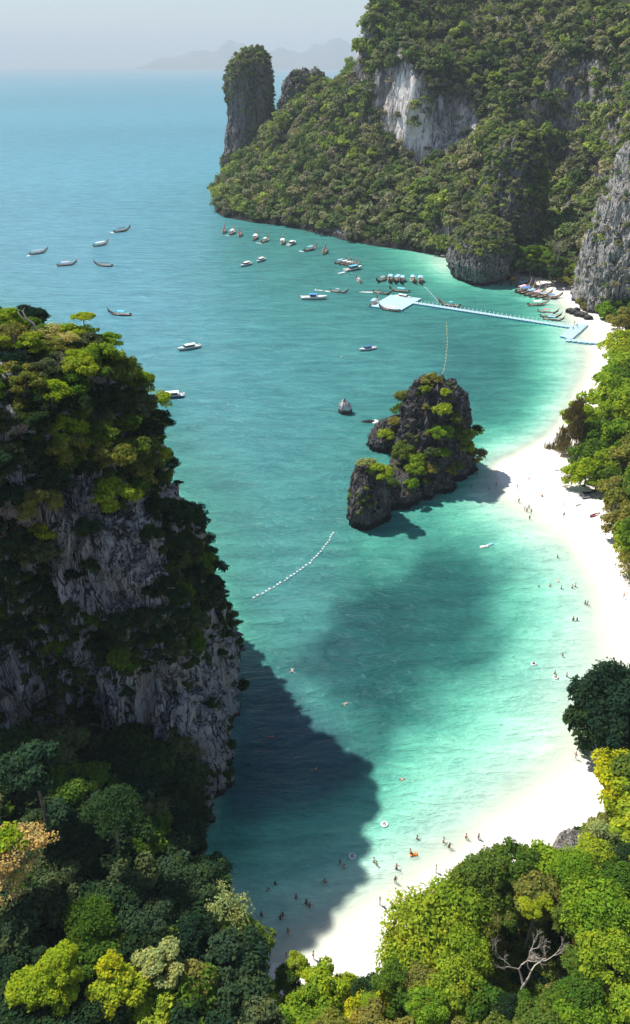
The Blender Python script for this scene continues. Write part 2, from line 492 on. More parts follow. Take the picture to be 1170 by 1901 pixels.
# sand and forest floor
t = NT('sand'); P = t.n('ShaderNodeNewGeometry').outputs['Position']
sx = t.n('ShaderNodeSeparateXYZ'); t.l(P, sx.inputs[0])
n1 = t.noise(P, 0.12, 6); n2 = t.noise(P, 3.0, 6, 0.7)
c = t.mix(t.step(n1, 0.35, 0.7), (.80, .76, .70), (.73, .69, .62))
c = t.mix(t.math('MULTIPLY', t.step(n2, 0.55, 0.75), 0.25), c, (.52, .45, .37))
wet = t.math('SUBTRACT', 1.0, t.step(t.math('ADD', sx.outputs[2], t.math('MULTIPLY', n1, 0.12)), 0.02, 0.22))
c = t.mix(t.math('MULTIPLY', wet, 0.45), c, (.60, .55, .44))
inl = t.step(t.math('ADD', sx.outputs[2], t.math('MULTIPLY', t.math('SUBTRACT', n1, 0.5), 2.0)), 1.3, 2.3)
litter = t.mix(t.step(n2, 0.4, 0.6), (.10, .075, .045), (.24, .19, .13))
c = t.mix(inl, c, litter)
b = t.n('ShaderNodeBsdfPrincipled'); t.l(c, b.inputs['Base Color']); b.inputs['Roughness'].default_value = 0.95; b.inputs['Specular IOR Level'].default_value = 0.1
t.l(t.bump(t.math('ADD', n2, t.noise(P, 0.6, 4)), 0.35, 0.15), b.inputs['Normal'])
M_sand = t.finish(b.outputs[0])
me = np_mesh('beach_and_seabed', np.c_[GX.ravel(), GY.ravel(), Z], GF, [M_sand], True)
tag(link('ground', me), kind='structure')

# water sheet
WCOL = [(0.0, (.80,.78,.70)), (.08, (.69, .76, .65)), (.2, (.46, .69, .555)), (.35, (.225, .555, .42)), (.5, (.105, .405, .295)), (.65, (.058, .280, .215)),
        (.8, (.042, .205, .172)), (.95, (.042, .192, .178)), (1.1, (.052, .215, .225)), (1.25, (.064, .232, .280)), (1.45, (.076, .250, .325))]
ks = np.array([k for k, _ in WCOL]); cs = np.array([c for _, c in WCOL]) * 0.98
W = np.stack([np.interp(D, ks, cs[:, i]) for i in range(3)], 1)
px, py, _ = proj(GX.ravel(), np.maximum(GY.ravel(), 30), 0 * D)
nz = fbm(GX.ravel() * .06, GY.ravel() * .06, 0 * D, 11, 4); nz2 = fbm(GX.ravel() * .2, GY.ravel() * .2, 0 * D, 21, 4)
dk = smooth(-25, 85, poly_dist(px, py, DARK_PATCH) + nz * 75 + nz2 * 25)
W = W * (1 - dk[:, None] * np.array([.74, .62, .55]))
DARK_PATCH3 = [(440,1215),(520,1270),(640,1340),(685,1400),(680,1440),(560,1490),(430,1510),(400,1450)]  # weed bed outlined like the cliff's shadow, deepening that shade in the colour
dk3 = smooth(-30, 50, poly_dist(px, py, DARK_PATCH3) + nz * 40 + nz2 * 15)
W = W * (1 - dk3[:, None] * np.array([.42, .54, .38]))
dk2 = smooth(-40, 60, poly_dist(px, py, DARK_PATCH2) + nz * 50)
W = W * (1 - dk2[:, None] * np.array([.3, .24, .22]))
seaband = fbm(GX.ravel() * .0012, GY.ravel() * .0035, 0 * D, 33, 4)
W = W * (1 + (0.16 * seaband * smooth(250, 700, GY.ravel()))[:, None])
alpha = smooth(-0.01, 0.25, D) * 0.92 + 0.08 * (D > 0.3)
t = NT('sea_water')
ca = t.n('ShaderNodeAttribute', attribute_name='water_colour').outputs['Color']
al = t.n('ShaderNodeAttribute', attribute_name='clarity').outputs['Fac']
P = t.n('ShaderNodeNewGeometry').outputs['Position']
w1 = t.noise(t.scale(P, (0.42, 1.1, 1), (0, 0, rad(-24))), 1.0, 6, 0.62, 0.3)
w2 = t.noise(t.scale(P, (0.09, 0.28, 1), (0, 0, rad(-18))), 1.0, 5, 0.6, 0.4)
w3 = t.noise(t.scale(P, (0.018, 0.035, 1), (0, 0, rad(12))), 1.0, 4, 0.55, 0.6)
h = t.math('ADD', t.math('MULTIPLY', w1, 0.5), t.math('ADD', t.math('MULTIPLY', w2, 1.5), t.math('MULTIPLY', w3, 1.0)))
calm = t.math('MULTIPLY_ADD', al, 0.75, 0.12)
bp = t.n('ShaderNodeBump'); bp.inputs['Distance'].default_value = 1.25
t.l(h, bp.inputs['Height']); t.l(calm, bp.inputs['Strength'])
# light and dark of the ripples, painted into the water colour
w4 = t.noise(t.scale(P, (0.035, 0.13, 1), (0, 0, rad(-8))), 1.0, 5, 0.65, 0.5)
vv = t.math('ADD', t.math('MULTIPLY', w2, 0.40), t.math('ADD', t.math('MULTIPLY', w1, 0.22), t.math('MULTIPLY', w4, 0.38)))
ripple_shade = t.ramp(vv, [(0.38, (.58, .68, .73)), (0.5, (1, 1, 1)), (0.61, (1.50, 1.36, 1.30))])
ca2 = t.mix(t.math('MULTIPLY', al, 0.85), ca, t.mix(1.0, ca, ripple_shade, 'MULTIPLY'))
df = t.n('ShaderNodeBsdfDiffuse'); t.l(ca2, df.inputs[0]); t.l(bp.outputs[0], df.inputs['Normal'])
tp = t.n('ShaderNodeBsdfTransparent'); tp.inputs[0].default_value = (0.93, 0.99, 0.96, 1)
mx = t.n('ShaderNodeMixShader'); t.l(al, mx.inputs[0]); t.l(tp.outputs[0], mx.inputs[1]); t.l(df.outputs[0], mx.inputs[2])
gl = t.n('ShaderNodeBsdfGlossy'); gl.inputs['Roughness'].default_value = 0.16; t.l(bp.outputs[0], gl.inputs['Normal'])
fr = t.n('ShaderNodeFresnel'); fr.inputs['IOR'].default_value = 1.33; t.l(bp.outputs[0], fr.inputs['Normal'])
fr2 = t.math('MINIMUM', t.math('MULTIPLY', fr.outputs[0], 0.75), 0.32)
m2 = t.n('ShaderNodeMixShader'); t.l(fr2, m2.inputs[0]); t.l(mx.outputs[0], m2.inputs[1]); t.l(gl.outputs[0], m2.inputs[2])
M_water = t.finish(m2.outputs[0])
# the sheet stops under the dry sand
keep = (D.reshape(GX.shape) > -0.6)
kf = keep.ravel()[GF].any(axis=1)
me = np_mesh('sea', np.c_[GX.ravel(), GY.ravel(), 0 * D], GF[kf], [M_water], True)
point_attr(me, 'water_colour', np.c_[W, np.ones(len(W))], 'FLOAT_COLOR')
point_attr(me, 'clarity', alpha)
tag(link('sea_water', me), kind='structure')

# ------------------------------------------------------------------ rock masses
BVH = {}
def loft(levels, nseg, nlev, amp=1.0, freq=0.12, seed=1, flute=1.0, zpow=1.0, top_amp=0.0, iso=0.7):
    """levels: (z, [(x,y)...]) same count of points, bottom to top; closed top. returns verts, faces"""
    K = len(levels[0][1])
    zs = np.array([l[0] for l in levels], float)
    rings = np.array([l[1] for l in levels], float)         # L,K,2
    # periodic Catmull-Rom round each ring
    u = np.arange(nseg) / nseg * K
    i0 = np.floor(u).astype(int) % K; f = (u - np.floor(u))[None, :, None]
    p0, p1, p2, p3 = (rings[:, (i0 + k) % K] for k in (-1, 0, 1, 2))
    R = 0.5 * ((2 * p1) + (-p0 + p2) * f + (2 * p0 - 5 * p1 + 4 * p2 - p3) * f ** 2 + (-p0 + 3 * p1 - 3 * p2 + p3) * f ** 3)
    tz = np.linspace(0, 1, nlev)
    zz = zs[0] + (zs[-1] - zs[0]) * tz
    out = np.empty((nlev, nseg, 3))
    idx = np.clip(np.searchsorted(zs, zz, side='right') - 1, 0, len(zs) - 2)
    ft = (zz - zs[idx]) / (zs[idx + 1] - zs[idx])
    out[:, :, :2] = R[idx] * (1 - ft)[:, None, None] + R[idx + 1] * ft[:, None, None]
    out[:, :, 2] = zz[:, None]
    # cap rings shrinking to the centre
    ncap = max(6, nseg // 14)
    cen = out[-1, :, :2].mean(0)
    caps = []
    for k in range(1, ncap + 1):
        s = 1 - k / ncap * 0.985
        r = np.empty((nseg, 3)); r[:, :2] = cen + (out[-1, :, :2] - cen) * s
        r[:, 2] = zs[-1] + top_amp * (1 - s * s)
        caps.append(r)
    V = np.concatenate([out, np.array(caps)], 0)
    L = V.shape[0]
    # outward directions
    nxt = np.roll(V, -1, 1) - np.roll(V, 1, 1)
    upv = np.empty_like(V); upv[1:-1] = V[2:] - V[:-2]; upv[0] = V[1] - V[0]; upv[-1] = V[-1] - V[-2]
    N = np.cross(nxt, upv); N /= np.maximum(np.linalg.norm(N, axis=2, keepdims=True), 1e-6)
    x, y, z = V[..., 0], V[..., 1], V[..., 2]
    wx = fbm(x * freq, y * freq, z * freq, seed + 50, 3) * 3
    d = 0.9 * fbm(x * freq * .8, y * freq * .8, z * freq * .4, seed, 3)
    d += flute * 0.85 * fbm(x * freq * 2.6 + wx * .5, y * freq * 2.6 + wx * .5, z * freq * 0.14, seed + 7, 4, True)
    d -= flute * 0.55 * np.abs(fbm(x * freq * 5 + wx, y * freq * 5 + wx, z * freq * .5, seed + 31, 3)) ** .6
    d += iso * 0.5 * fbm(x * freq * 2.0, y * freq * 2.0, z * freq * 2.6, seed + 13, 4)
    d += flute * 0.20 * fbm(x * freq * 9, y * freq * 9, z * freq * 1.0, seed + 23, 3, True)
    V = V + N * (d * amp)[..., None]
    a = np.arange((L - 1) * nseg).reshape(L - 1, nseg)
    b = np.roll(a, -1, 1)
    F = np.stack([a, b, b + nseg, a + nseg], 2).reshape(-1, 4)
    V = V.reshape(-1, 3)
    V = np.vstack([V, V[-nseg:].mean(0)])
    tri = np.c_[np.arange((L - 1) * nseg, L * nseg), np.roll(np.arange((L - 1) * nseg, L * nseg), -1), np.full(nseg, L * nseg), np.full(nseg, L * nseg)]
    return V, F, tri[:, :3]

def rock(name, label, cat, levels, nseg, nlev, mat, pale=None, group=None, kind=None, **kw):
    V, F, T = loft(levels, nseg, nlev, **kw)
    me = bpy.data.meshes.new(name)
    n, m, k = len(V), len(F), len(T)
    me.vertices.add(n); me.vertices.foreach_set('co', V.astype(np.float32).ravel())
    li = np.r_[F.ravel(), T.ravel()].astype(np.int32)
    me.loops.add(len(li)); me.loops.foreach_set('vertex_index', li)
    me.polygons.add(m + k)
    me.polygons.foreach_set('loop_start', np.r_[np.arange(0, 4 * m, 4), 4 * m + np.arange(0, 3 * k, 3)].astype(np.int32))
    me.polygons.foreach_set('loop_total', np.r_[np.full(m, 4), np.full(k, 3)].astype(np.int32))
    me.update(calc_edges=True)
    me.materials.append(mat)
    pv = np.zeros(n)
    if pale is not None:
        px, py, _ = proj(V[:, 0], V[:, 1], V[:, 2])
        for poly, w, soft in pale:
            pv = pv + w * smooth(-soft, soft, poly_dist(px, py, poly) + fbm(V[:, 0] * .5, V[:, 1] * .5, V[:, 2] * .12, 4, 3) * soft * 1.3)
    point_attr(me, 'pale', pv)
    o = link(name, me)
    tag(o, label, cat, group, kind)
    BVH[o.name] = (BVHTree.FromPolygons([tuple(v) for v in V], [tuple(f) for f in F.tolist()] + [tuple(f) for f in T.tolist()]), V, F, me)
    return o

def ring(cx, cy, rx, ry, n=8, rot=0.0, jit=0.0, seed=0):
    r = random.Random(seed)
    out = []
    for i in range(n):
        a = 2 * math.pi * i / n + rot
        k = 1 + (r.random() - .5) * jit
        out.append((cx + rx * k * math.cos(a), cy + ry * k * math.sin(a)))
    return out

# the near cliff: counter-clockwise rings
def mixring(A, B, t): return [((1 - t) * a[0] + t * b[0], (1 - t) * a[1] + t * b[1]) for a, b in zip(A, B)]
R0  = [(-18.5, 77), (-15.5, 92), (-17.5, 118), (-36, 146), (-60, 165), (-105, 155), (-105, 95), (-72, 86), (-47, 88), (-30, 84)]
R12 = [(-18.5, 82), (-15.5, 95), (-17.0, 117), (-37, 144), (-60, 160), (-105, 152), (-105, 97), (-72, 89), (-47, 90), (-30, 87)]
R30 = [(-22.5, 87), (-20.0, 98), (-20.5, 114), (-41, 137), (-60, 152), (-102, 148), (-102, 98), (-72, 90), (-48, 90.5), (-33, 88.0)]
R46 = [(-27.0, 90), (-26.0, 99), (-26.5, 111), (-44, 128), (-60, 143), (-98, 142), (-98, 98), (-72, 89.5), (-50, 89), (-37, 87.5)]
R55 = [(-34.5, 90.5), (-30.0, 101), (-28.5, 114), (-44, 126), (-60, 136), (-92, 134), (-94, 98), (-72, 89), (-53, 86.5), (-41.5, 86)]
R62 = [(-39, 91.5), (-34.0, 104), (-33.5, 115), (-46, 122), (-60, 128), (-82, 126), (-86, 101), (-72, 92), (-58, 88), (-47, 87.5)]
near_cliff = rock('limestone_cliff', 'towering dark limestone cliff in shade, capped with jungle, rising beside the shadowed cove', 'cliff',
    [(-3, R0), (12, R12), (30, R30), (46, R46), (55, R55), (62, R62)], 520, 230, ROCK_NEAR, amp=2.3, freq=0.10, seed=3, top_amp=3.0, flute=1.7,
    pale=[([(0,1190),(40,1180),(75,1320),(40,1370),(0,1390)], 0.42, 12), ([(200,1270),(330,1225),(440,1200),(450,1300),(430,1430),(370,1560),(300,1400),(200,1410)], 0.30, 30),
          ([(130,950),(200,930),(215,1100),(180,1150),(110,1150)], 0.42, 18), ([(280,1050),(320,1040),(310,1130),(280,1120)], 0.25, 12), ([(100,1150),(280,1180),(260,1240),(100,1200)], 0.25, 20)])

# islet
rock('karst_islet', 'jagged dark limestone islet with bright green bushes at the end of the sandbar', 'islet',
    [(-2, [(23.5,188),(30,183),(39,191),(44.5,201),(42,211),(34,217),(25,212),(22,200)]),
     (4, [(24,189),(30,185),(38.5,192),(43.5,201),(41,209),(34,215),(26,210),(22.5,200)]),
     (12, [(25.5,193),(31,190.5),(38,194),(42,201),(40,208),(34,212),(27,209),(24.5,201)]),
     (19, [(26.5,196),(32,194),(38,197),(42,203),(39,208),(33,211),(27.5,208),(25,202)]),
     (24, [(29.5,199),(33,198),(36,200),(38.5,203),(36.5,206),(33,208),(30,206),(28,203)])],
    300, 120, ROCK_ISLET, amp=1.35, freq=0.22, seed=11, flute=1.9, iso=1.3, top_amp=.4, pale=[([(745,900),(790,880),(830,930),(760,960)], 0.5, 12), ([(750,790),(790,790),(790,850),(750,850)], 0.3, 10)])
rock('leaning_rock', 'blunt dark rock tower standing at the seaward tip of the islet', 'rock',
    [(-2, [(8.8,170),(11.5,167),(16,168.6),(19.5,173),(19,179),(14.5,182),(10,179),(8.6,174)]),
     (5, [(8.6,170),(11.5,167),(15.8,168.8),(18.7,173),(18.2,178),(14.3,181),(10,178.5),(8.6,174)]),
     (10, [(9.2,171),(12,169),(14.8,170.5),(17.2,174),(16.7,177.5),(14,180),(10.5,178),(9.2,174.5)]),
     (13, [(10.4,173),(12,171.5),(14,172.5),(15.3,174.5),(14.8,177),(13.2,178.3),(11.2,177.3),(10.3,175.2)])],
    180, 80, ROCK_ISLET, amp=0.75, freq=0.3, seed=17, flute=1.4, top_amp=0.5)
rock('rock_shoulder', 'low craggy rock shoulder joining the blunt rock tower to the main islet', 'rock',
    [(-2, ring(21.2, 183.5, 6.8, 7.5)), (3, ring(21.4, 184.5, 6.0, 7)), (6, ring(22.8, 187, 4.2, 5))],
    120, 40, ROCK_ISLET, amp=1.2, freq=0.35, seed=19, flute=0.8, top_amp=0.7, pale=[([(720,880),(800,880),(800,960),(720,960)], 0.55, 14)])
rock('rock_wedge', 'rough low rock wedge with one green bush, beside the main islet', 'rock',
    [(-2, ring(21.0, 216.5, 5.6, 5.6)), (3, ring(21.5, 216.5, 4.9, 5)), (7, ring(22.8, 217, 3.4, 3.4)), (9, ring(23.4, 217, 1.6, 1.6))],
    120, 50, ROCK_ISLET, amp=1.0, freq=0.35, seed=23, flute=1.1, pale=[([(690,800),(720,780),(740,820),(700,840)], 0.5, 10)])
x, y, _ = atz(641, 766)
rock('pale_pinnacle_rock', 'small pale pointed rock with a dark wet foot alone in the water', 'rock',
    [(-1.5, ring(x, y, 2.1, 2.0)), (1.0, ring(x, y, 2.25, 2.1)), (2.6, ring(x - .1, y, 1.9, 1.7)), (4.0, ring(x - .3, y, .75, .7)), (4.8, ring(x - .4, y, .25, .25))],
    64, 36, ROCK_WHITE, amp=0.35, freq=0.9, seed=29)
x, y, _ = atz(684, 783)
rock('awash_rock', 'flat brown rock awash in white foam near the islet', 'rock',
    [(-1, ring(x, y, 2.6, 1.2)), (0.25, ring(x, y, 2.1, .9)), (0.45, ring(x, y, 1.0, .5))], 48, 12, ROCK_BOULDER, amp=0.2, freq=0.9, seed=31)

# promontory, pinnacle, pale cliff, tower, second peak
def rings_scaled(cx, cy, base, s, ox=0, oy=0): return [(cx + ox + (x - cx) * s, cy + oy + (y - cy) * s) for x, y in base]
B1 = [(74,438),(76,425),(83,414),(94,416),(103,424),(104,440),(95,452),(80,450)]
rock('undercut_headland', 'undercut limestone headland with bushes on top, standing in the shallows by the cove beach', 'headland',
    [(-3, rings_scaled(88,433,B1,.90)), (2, rings_scaled(88,433,B1,.90)), (5, rings_scaled(88,433,B1,1.0)), (9, rings_scaled(88,433,B1,1.06)), (17, rings_scaled(88,433,B1,.98, 1, 3)), (23, rings_scaled(88,433,B1,.72, 2, 6)), (26, rings_scaled(88,433,B1,.4, 3, 9))],
    220, 90, ROCK_HEAD, amp=2.0, freq=0.16, seed=41, top_amp=2, flute=1.5)
B2 = [(96,470),(104,455),(117,452),(126,462),(128,480),(118,495),(104,494),(96,484)]
rock('forested_pinnacle', 'steep rock pinnacle with bare grey flank and lime green bushes above the cove', 'rock',
    [(-3, rings_scaled(112,474,B2,1.35)), (20, rings_scaled(112,474,B2,1.1)), (40, rings_scaled(112,474,B2,.95)), (55, rings_scaled(112,474,B2,.8)), (65, rings_scaled(112,474,B2,.5)), (69, rings_scaled(112,474,B2,.25))],
    200, 110, ROCK_FAR, amp=3.0, freq=0.09, seed=43, top_amp=1.5)
B3 = [(126,374),(131,354),(146,343),(178,338),(215,345),(215,400),(165,425),(134,404)]
def shiftx(r, dx0, dx): return [(x + (dx0 if x < 140 else dx0 * .6 if x < 150 else 0), y + dx) for x, y in r]
rock('pale_cliff', 'tall pale grey limestone wall streaked white and black above the pier landing', 'cliff',
    [(-3, B3), (13, shiftx(B3, 1, 1)), (30, shiftx(B3, 5, 4)), (45, shiftx(B3, 8.5, 7)), (56, shiftx(B3, 13, 9)), (66, [(x + (170 - x) * .3, y + (385 - y) * .3 + 6) for x, y in B3])],
    320, 150, ROCK_PALE, amp=2.4, freq=0.075, seed=47, top_amp=3, iso=.25, flute=1.7, pale=[([(1090,400),(1160,330),(1160,600),(1085,600)], 0.15, 30)])
B4 = [(-76,774),(-70,760),(-57,755),(-43,760),(-37,774),(-41,790),(-57,797),(-71,790)]
rock('sea_stack_tower', 'tall round-topped karst tower covered in scrub, standing at the seaward end of the ridge', 'rock tower',
    [(-3, [(-86,776),(-80,752),(-60,745),(-38,750),(-25,772),(-34,800),(-57,805),(-80,797)]), (25, [(-82,775),(-75,756),(-57,750),(-40,756),(-32,773),(-38,794),(-57,800),(-77,793)]), (55, B4), (90, B4),
     (101, rings_scaled(-57,775,B4,.84, 2)), (107, rings_scaled(-57,775,B4,.6, 4)), (110, rings_scaled(-57,775,B4,.3, 4.5))],
    200, 140, ROCK_FAR, amp=2.6, freq=0.085, seed=53, pale=[([(425,200),(450,200),(445,280),(425,290)], 0.25, 8)])
B5 = ring(-6, 745, 22, 17)
rock('jagged_peak', 'jagged dark rock peak between the round-topped tower and the main ridge', 'rock peak',
    [(20, rings_scaled(-6,745,B5,1.35)), (70, rings_scaled(-6,745,B5,1.05)), (84, rings_scaled(-6,745,B5,.85)), (90, rings_scaled(-6,745,B5,.66)), (93, rings_scaled(-6,745,B5,.42))],
    200, 100, ROCK_FAR, amp=3.6, freq=0.13, seed=59, flute=1.6)

# ------------------------------------------------------------------ the far ridge: terrain through survey points
HP = [(450,300,720),(500,300,690),(520,235,720),(560,205,725),(600,190,712),(640,172,690),(652,165,668),
 (500,370,640),(560,370,600),(600,370,580),(600,300,620),(600,240,660),(460,350,660),(540,270,690),
 (680,400,550),(700,320,580),(720,262,600),(655,250,630),(650,330,590),
 (780,302,588),(770,150,599),(706,228,617),(705,130,624),(740,285,596),(735,120,612),(820,290,584),(815,190,597),(860,262,588),(860,180,600),(890,240,590),
 (672,150,645),(678,60,652),(700,60,650),(692,6,672),(740,60,650),(800,100,640),(740,-8,690),(800,8,700),(840,-2,705),(880,6,705),(880,100,640),(950,100,620),(950,-60,700),(930,0,665),
 (1050,100,590),(1050,-80,690),(1170,-80,680),(1170,100,560),(1170,0,600),(1230,0,600),(1300,50,560),(1230,150,520),(1300,200,470),(1000,120,610),(1000,200,580),(950,180,590),
 (900,350,525),(880,420,482),(850,300,560),(780,380,535),(760,430,515),(840,390,500),(930,260,560),
 (1035,400,535),(1035,330,560),(1035,450,505),(1000,300,565),(1015,250,575),(1090,300,528),(1085,400,490),(1120,250,510),(1170,250,485),(1170,200,505),(1110,380,455),(1180,330,430),
 (1000,485,438),(1060,475,430),(1085,440,445),(960,470,450),(1250,350,400)]
hp = [atY(*p) for p in HP]
coast = [atz(a, b) for a, b in [(412,348),(414,372),(425,402),(480,413),(540,420),(600,434),(640,445),(700,456),(760,464),(815,472),(850,482),(900,492),(955,505),(1000,514),(1040,524),(1072,538),(1100,540)]]
pts = [(x, y, 2.0) for x, y, _ in coast] + [(x - (14 if x < -55 else 0), y - 14, -7.0) for x, y, _ in coast] + [(x - (30 if x < -55 else 0), y - 30, -14) for x, y, _ in coast]
pts += hp
pts += [(x, y + 90, z - 55) for (x, y, z), (a, b, c) in zip(hp, HP) if b < 30]
pts += [(-95, 800, -8), (-100, 860, -14), (-30, 830, 10), (20, 820, 30), (-20, 790, 40), (60, 780, 70), (5, 700, 84), (20, 760, 58), (-40, 740, 45), (-60, 745, 25), (-80, 740, 6), (-86, 765, -6), (300, 800, 140), (400, 600, 150), (400, 400, 90), (250, 350, 80), (0, 900, -10), (-78, 690, 3), (-90, 690, -8)]
HT = TPS([(x, y) for x, y, z in pts], [z for _, _, z in pts], smooth_=0, linear=True)
hx = np.arange(-115, 430, 2.5); hy = np.arange(392, 905, 2.5)
HX, HY = np.meshgrid(hx, hy)
HZ = HT(HX, HY)
# no ground in front of the cove, under the headland or the pale wall
land = np.minimum(HZ, 400)
HZ = land + smooth(2, 15, land) * (4.0 * fbm(HX * .035, HY * .035, 0 * HX, 61, 4) + 6.0 * fbm(HX * .042, HY * .042, 0 * HX, 71, 4, True) + 1.2 * fbm(HX * .22, HY * .22, 0 * HX, 81, 3))
HZ = np.maximum(HZ, -5)
V = np.c_[HX.ravel(), HY.ravel(), HZ.ravel()]
# push steep faces about so the walls flute
Fh = grid_faces(len(hx), len(hy))
gy, gx = np.gradient(HZ, 2.5, 2.5)
steep = smooth(0.9, 2.2, np.hypot(gx, gy)).ravel()
V[:, 1] += steep * 3.0 * fbm(V[:, 0] * .25, V[:, 1] * .02, V[:, 2] * .05, 91, 4, True)
V[:, 0] += steep * 1.5 * fbm(V[:, 0] * .1, V[:, 1] * .1, V[:, 2] * .12, 93, 3)
bot = (V[:, 2][Fh] <= -4.9).all(axis=1)
Fh = Fh[~bot]
RIDGE_ROCK = [([(690,150),(745,95),(765,140),(800,195),(850,180),(882,200),(880,262),(840,270),(800,305),(765,305),(735,265),(700,232)], 1),
              ([(655,60),(672,60),(680,150),(655,150)], 1), ([(560,415),(640,425),(640,446),(560,432)], 1)]
px, py, _ = proj(V[:, 0], V[:, 1], V[:, 2])
wn1 = fbm(V[:, 0] * .12, V[:, 1] * .12, V[:, 2] * .03, 95, 4)
rk = np.zeros(len(V))
for poly, w in RIDGE_ROCK: rk = np.maximum(rk, smooth(-6, 4, poly_dist(px, py, poly) + wn1 * 14))
pale = 1.25 * smooth(-14, 12, poly_dist(px, py, [(755,120),(775,150),(800,240),(798,302),(765,302),(740,250),(745,190)]) + wn1 * 22) + 0.55 * rk * smooth(-.3, .4, wn1)
pale += 0.4 * smooth(-5, 5, poly_dist(px, py, [(690,150),(704,150),(712,235),(698,232)]))
t = NT('ridge_ground'); geo = t.n('ShaderNodeNewGeometry'); P = geo.outputs['Position']
st = t.scale(P, (0.30, 0.30, 0.035)); n1 = t.noise(st, 1.0, 8, 0.65, 0.5); n3 = t.noise(t.scale(P, (1.0, 1.0, 0.08)), 1.0, 6, 0.65); n4 = t.noise(P, 0.5, 7, 0.65)
pa = t.n('ShaderNodeAttribute', attribute_name='pale').outputs['Fac']; ra = t.n('ShaderNodeAttribute', attribute_name='bare').outputs['Fac']
v = t.math('ADD', t.math('ADD', t.math('MULTIPLY', n1, .6), t.math('MULTIPLY', n3, .4)), t.math('MULTIPLY_ADD', pa, .16, 0.0))
rc = t.ramp(v, [(.40, (.05, .05, .055)), (.50, (.15, .14, .14)), (.57, (.46, .42, .40)), (.66, (.92, .84, .79))])
rc = t.mix(t.math('MULTIPLY', t.step(t.noise(st, .5, 4), .52, .66), .4), rc, (.46, .32, .20))
n5 = t.noise(t.scale(P, (.55, .55, .04)), 1.0, 5, .6, .8)
rc = t.mix(t.math('MULTIPLY', t.step(n5, .50, .62), .8), rc, t.mix(t.step(pa, .2, .8), (.16, .155, .16), (.05, .048, .05)))
rc = t.mix(t.math('MULTIPLY', t.step(n3, .52, .62), .75), rc, t.mix(t.step(pa, .1, .7), (.36, .34, .33), (.95, .84, .77)))
soil = t.mix(t.step(n4, .4, .6), (.022, .030, .014), (.07, .07, .035))
soil = t.mix(t.step(t.noise(P, .03, 5), .52, .62), soil, t.mix(t.step(n4, .35, .6), (.10, .10, .04), (.27, .24, .12)))
nzs = t.n('ShaderNodeSeparateXYZ'); t.l(geo.outputs['True Normal'], nzs.inputs[0])
stp = t.math('SUBTRACT', 1.0, t.step(nzs.outputs[2], .36, .52))
pz = t.n('ShaderNodeSeparateXYZ'); t.l(P, pz.inputs[0])
c = t.mix(t.math('MAXIMUM', ra, stp), soil, rc)
band = t.math('SUBTRACT', 1.0, t.step(t.math('ADD', pz.outputs[2], t.math('MULTIPLY', n4, -2.0)), 0.6, 2.2))
c = t.mix(t.math('MULTIPLY', band, .9), c, (.02, .02, .02))
b = t.n('ShaderNodeBsdfPrincipled'); t.l(c, b.inputs['Base Color']); b.inputs['Roughness'].default_value = .9; b.inputs['Specular IOR Level'].default_value = .15
t.l(t.bump(t.math('ADD', n1, n3), .9, 2.5), b.inputs['Normal'])
M_ridge = t.finish(b.outputs[0])
me = np_mesh('ridge', V, Fh, [M_ridge])
point_attr(me, 'pale', pale); point_attr(me, 'bare', rk)
tag(link('hill', me), kind='structure')
BVH['hill'] = (None, V, Fh, me)

# distant islands, about nine kilometres off
def far_range(name, px0, px1, prof, dist, thick):
    n = 90
    us = np.linspace(px0, px1, n)
    tops = np.interp(us, [p for p, _ in prof], [h for _, h in prof])
    rows = []
    for k, (fr_, dy) in enumerate([(0, -.5), (.45, -.3), (.8, -.12), (1, 0), (.7, .2), (0, .5)]):
        x = (us - 585) / FPX * dist * CP
        hh = (120 - tops) / FPX * dist * 1.0 * fr_ * (1 + .22 * fbm(us * .05, us * 0 + k, us * 0, 5, 4))
        rows.append(np.c_[x, np.full(n, dist + dy * thick), np.where(fr_ > 0, np.maximum(hh, 2) + 0, -3)])
    V = np.concatenate(rows); F = grid_faces(n, 6)
    me = np_mesh(name, V, F, [M_plain('far_land', (.06, .08, .05), .9, .2, .002)], True)
    return tag(link(name, me), kind='structure')
far_range('distant_hills', 255, 720, [(255,119),(300,105),(360,98),(400,93),(435,79),(455,84),(470,96),(520,92),(560,97),(600,82),(630,80),(660,90),(720,100)], 21500, 3000)
far_range('distant_island', 560, 1500, [(560,119),(640,106),(700,100),(1500,100)], 22500, 2400)

# haze
hz = MB().box((0, 19400, 447), (87000, 46000, 906))
t = NT('haze_air'); t.t.nodes.remove(t.t.nodes[0]) if False else None
vol = t.n('ShaderNodeVolumePrincipled'); vol.inputs['Color'].default_value = (.78, .91, 1, 1); vol.inputs['Density'].default_value = HAZE_DENSITY
vol.inputs['Anisotropy'].default_value = 0.0
t.l(vol.outputs[0], t.out.inputs['Volume'])
tag(hz.build('haze', t.m), kind='stuff')

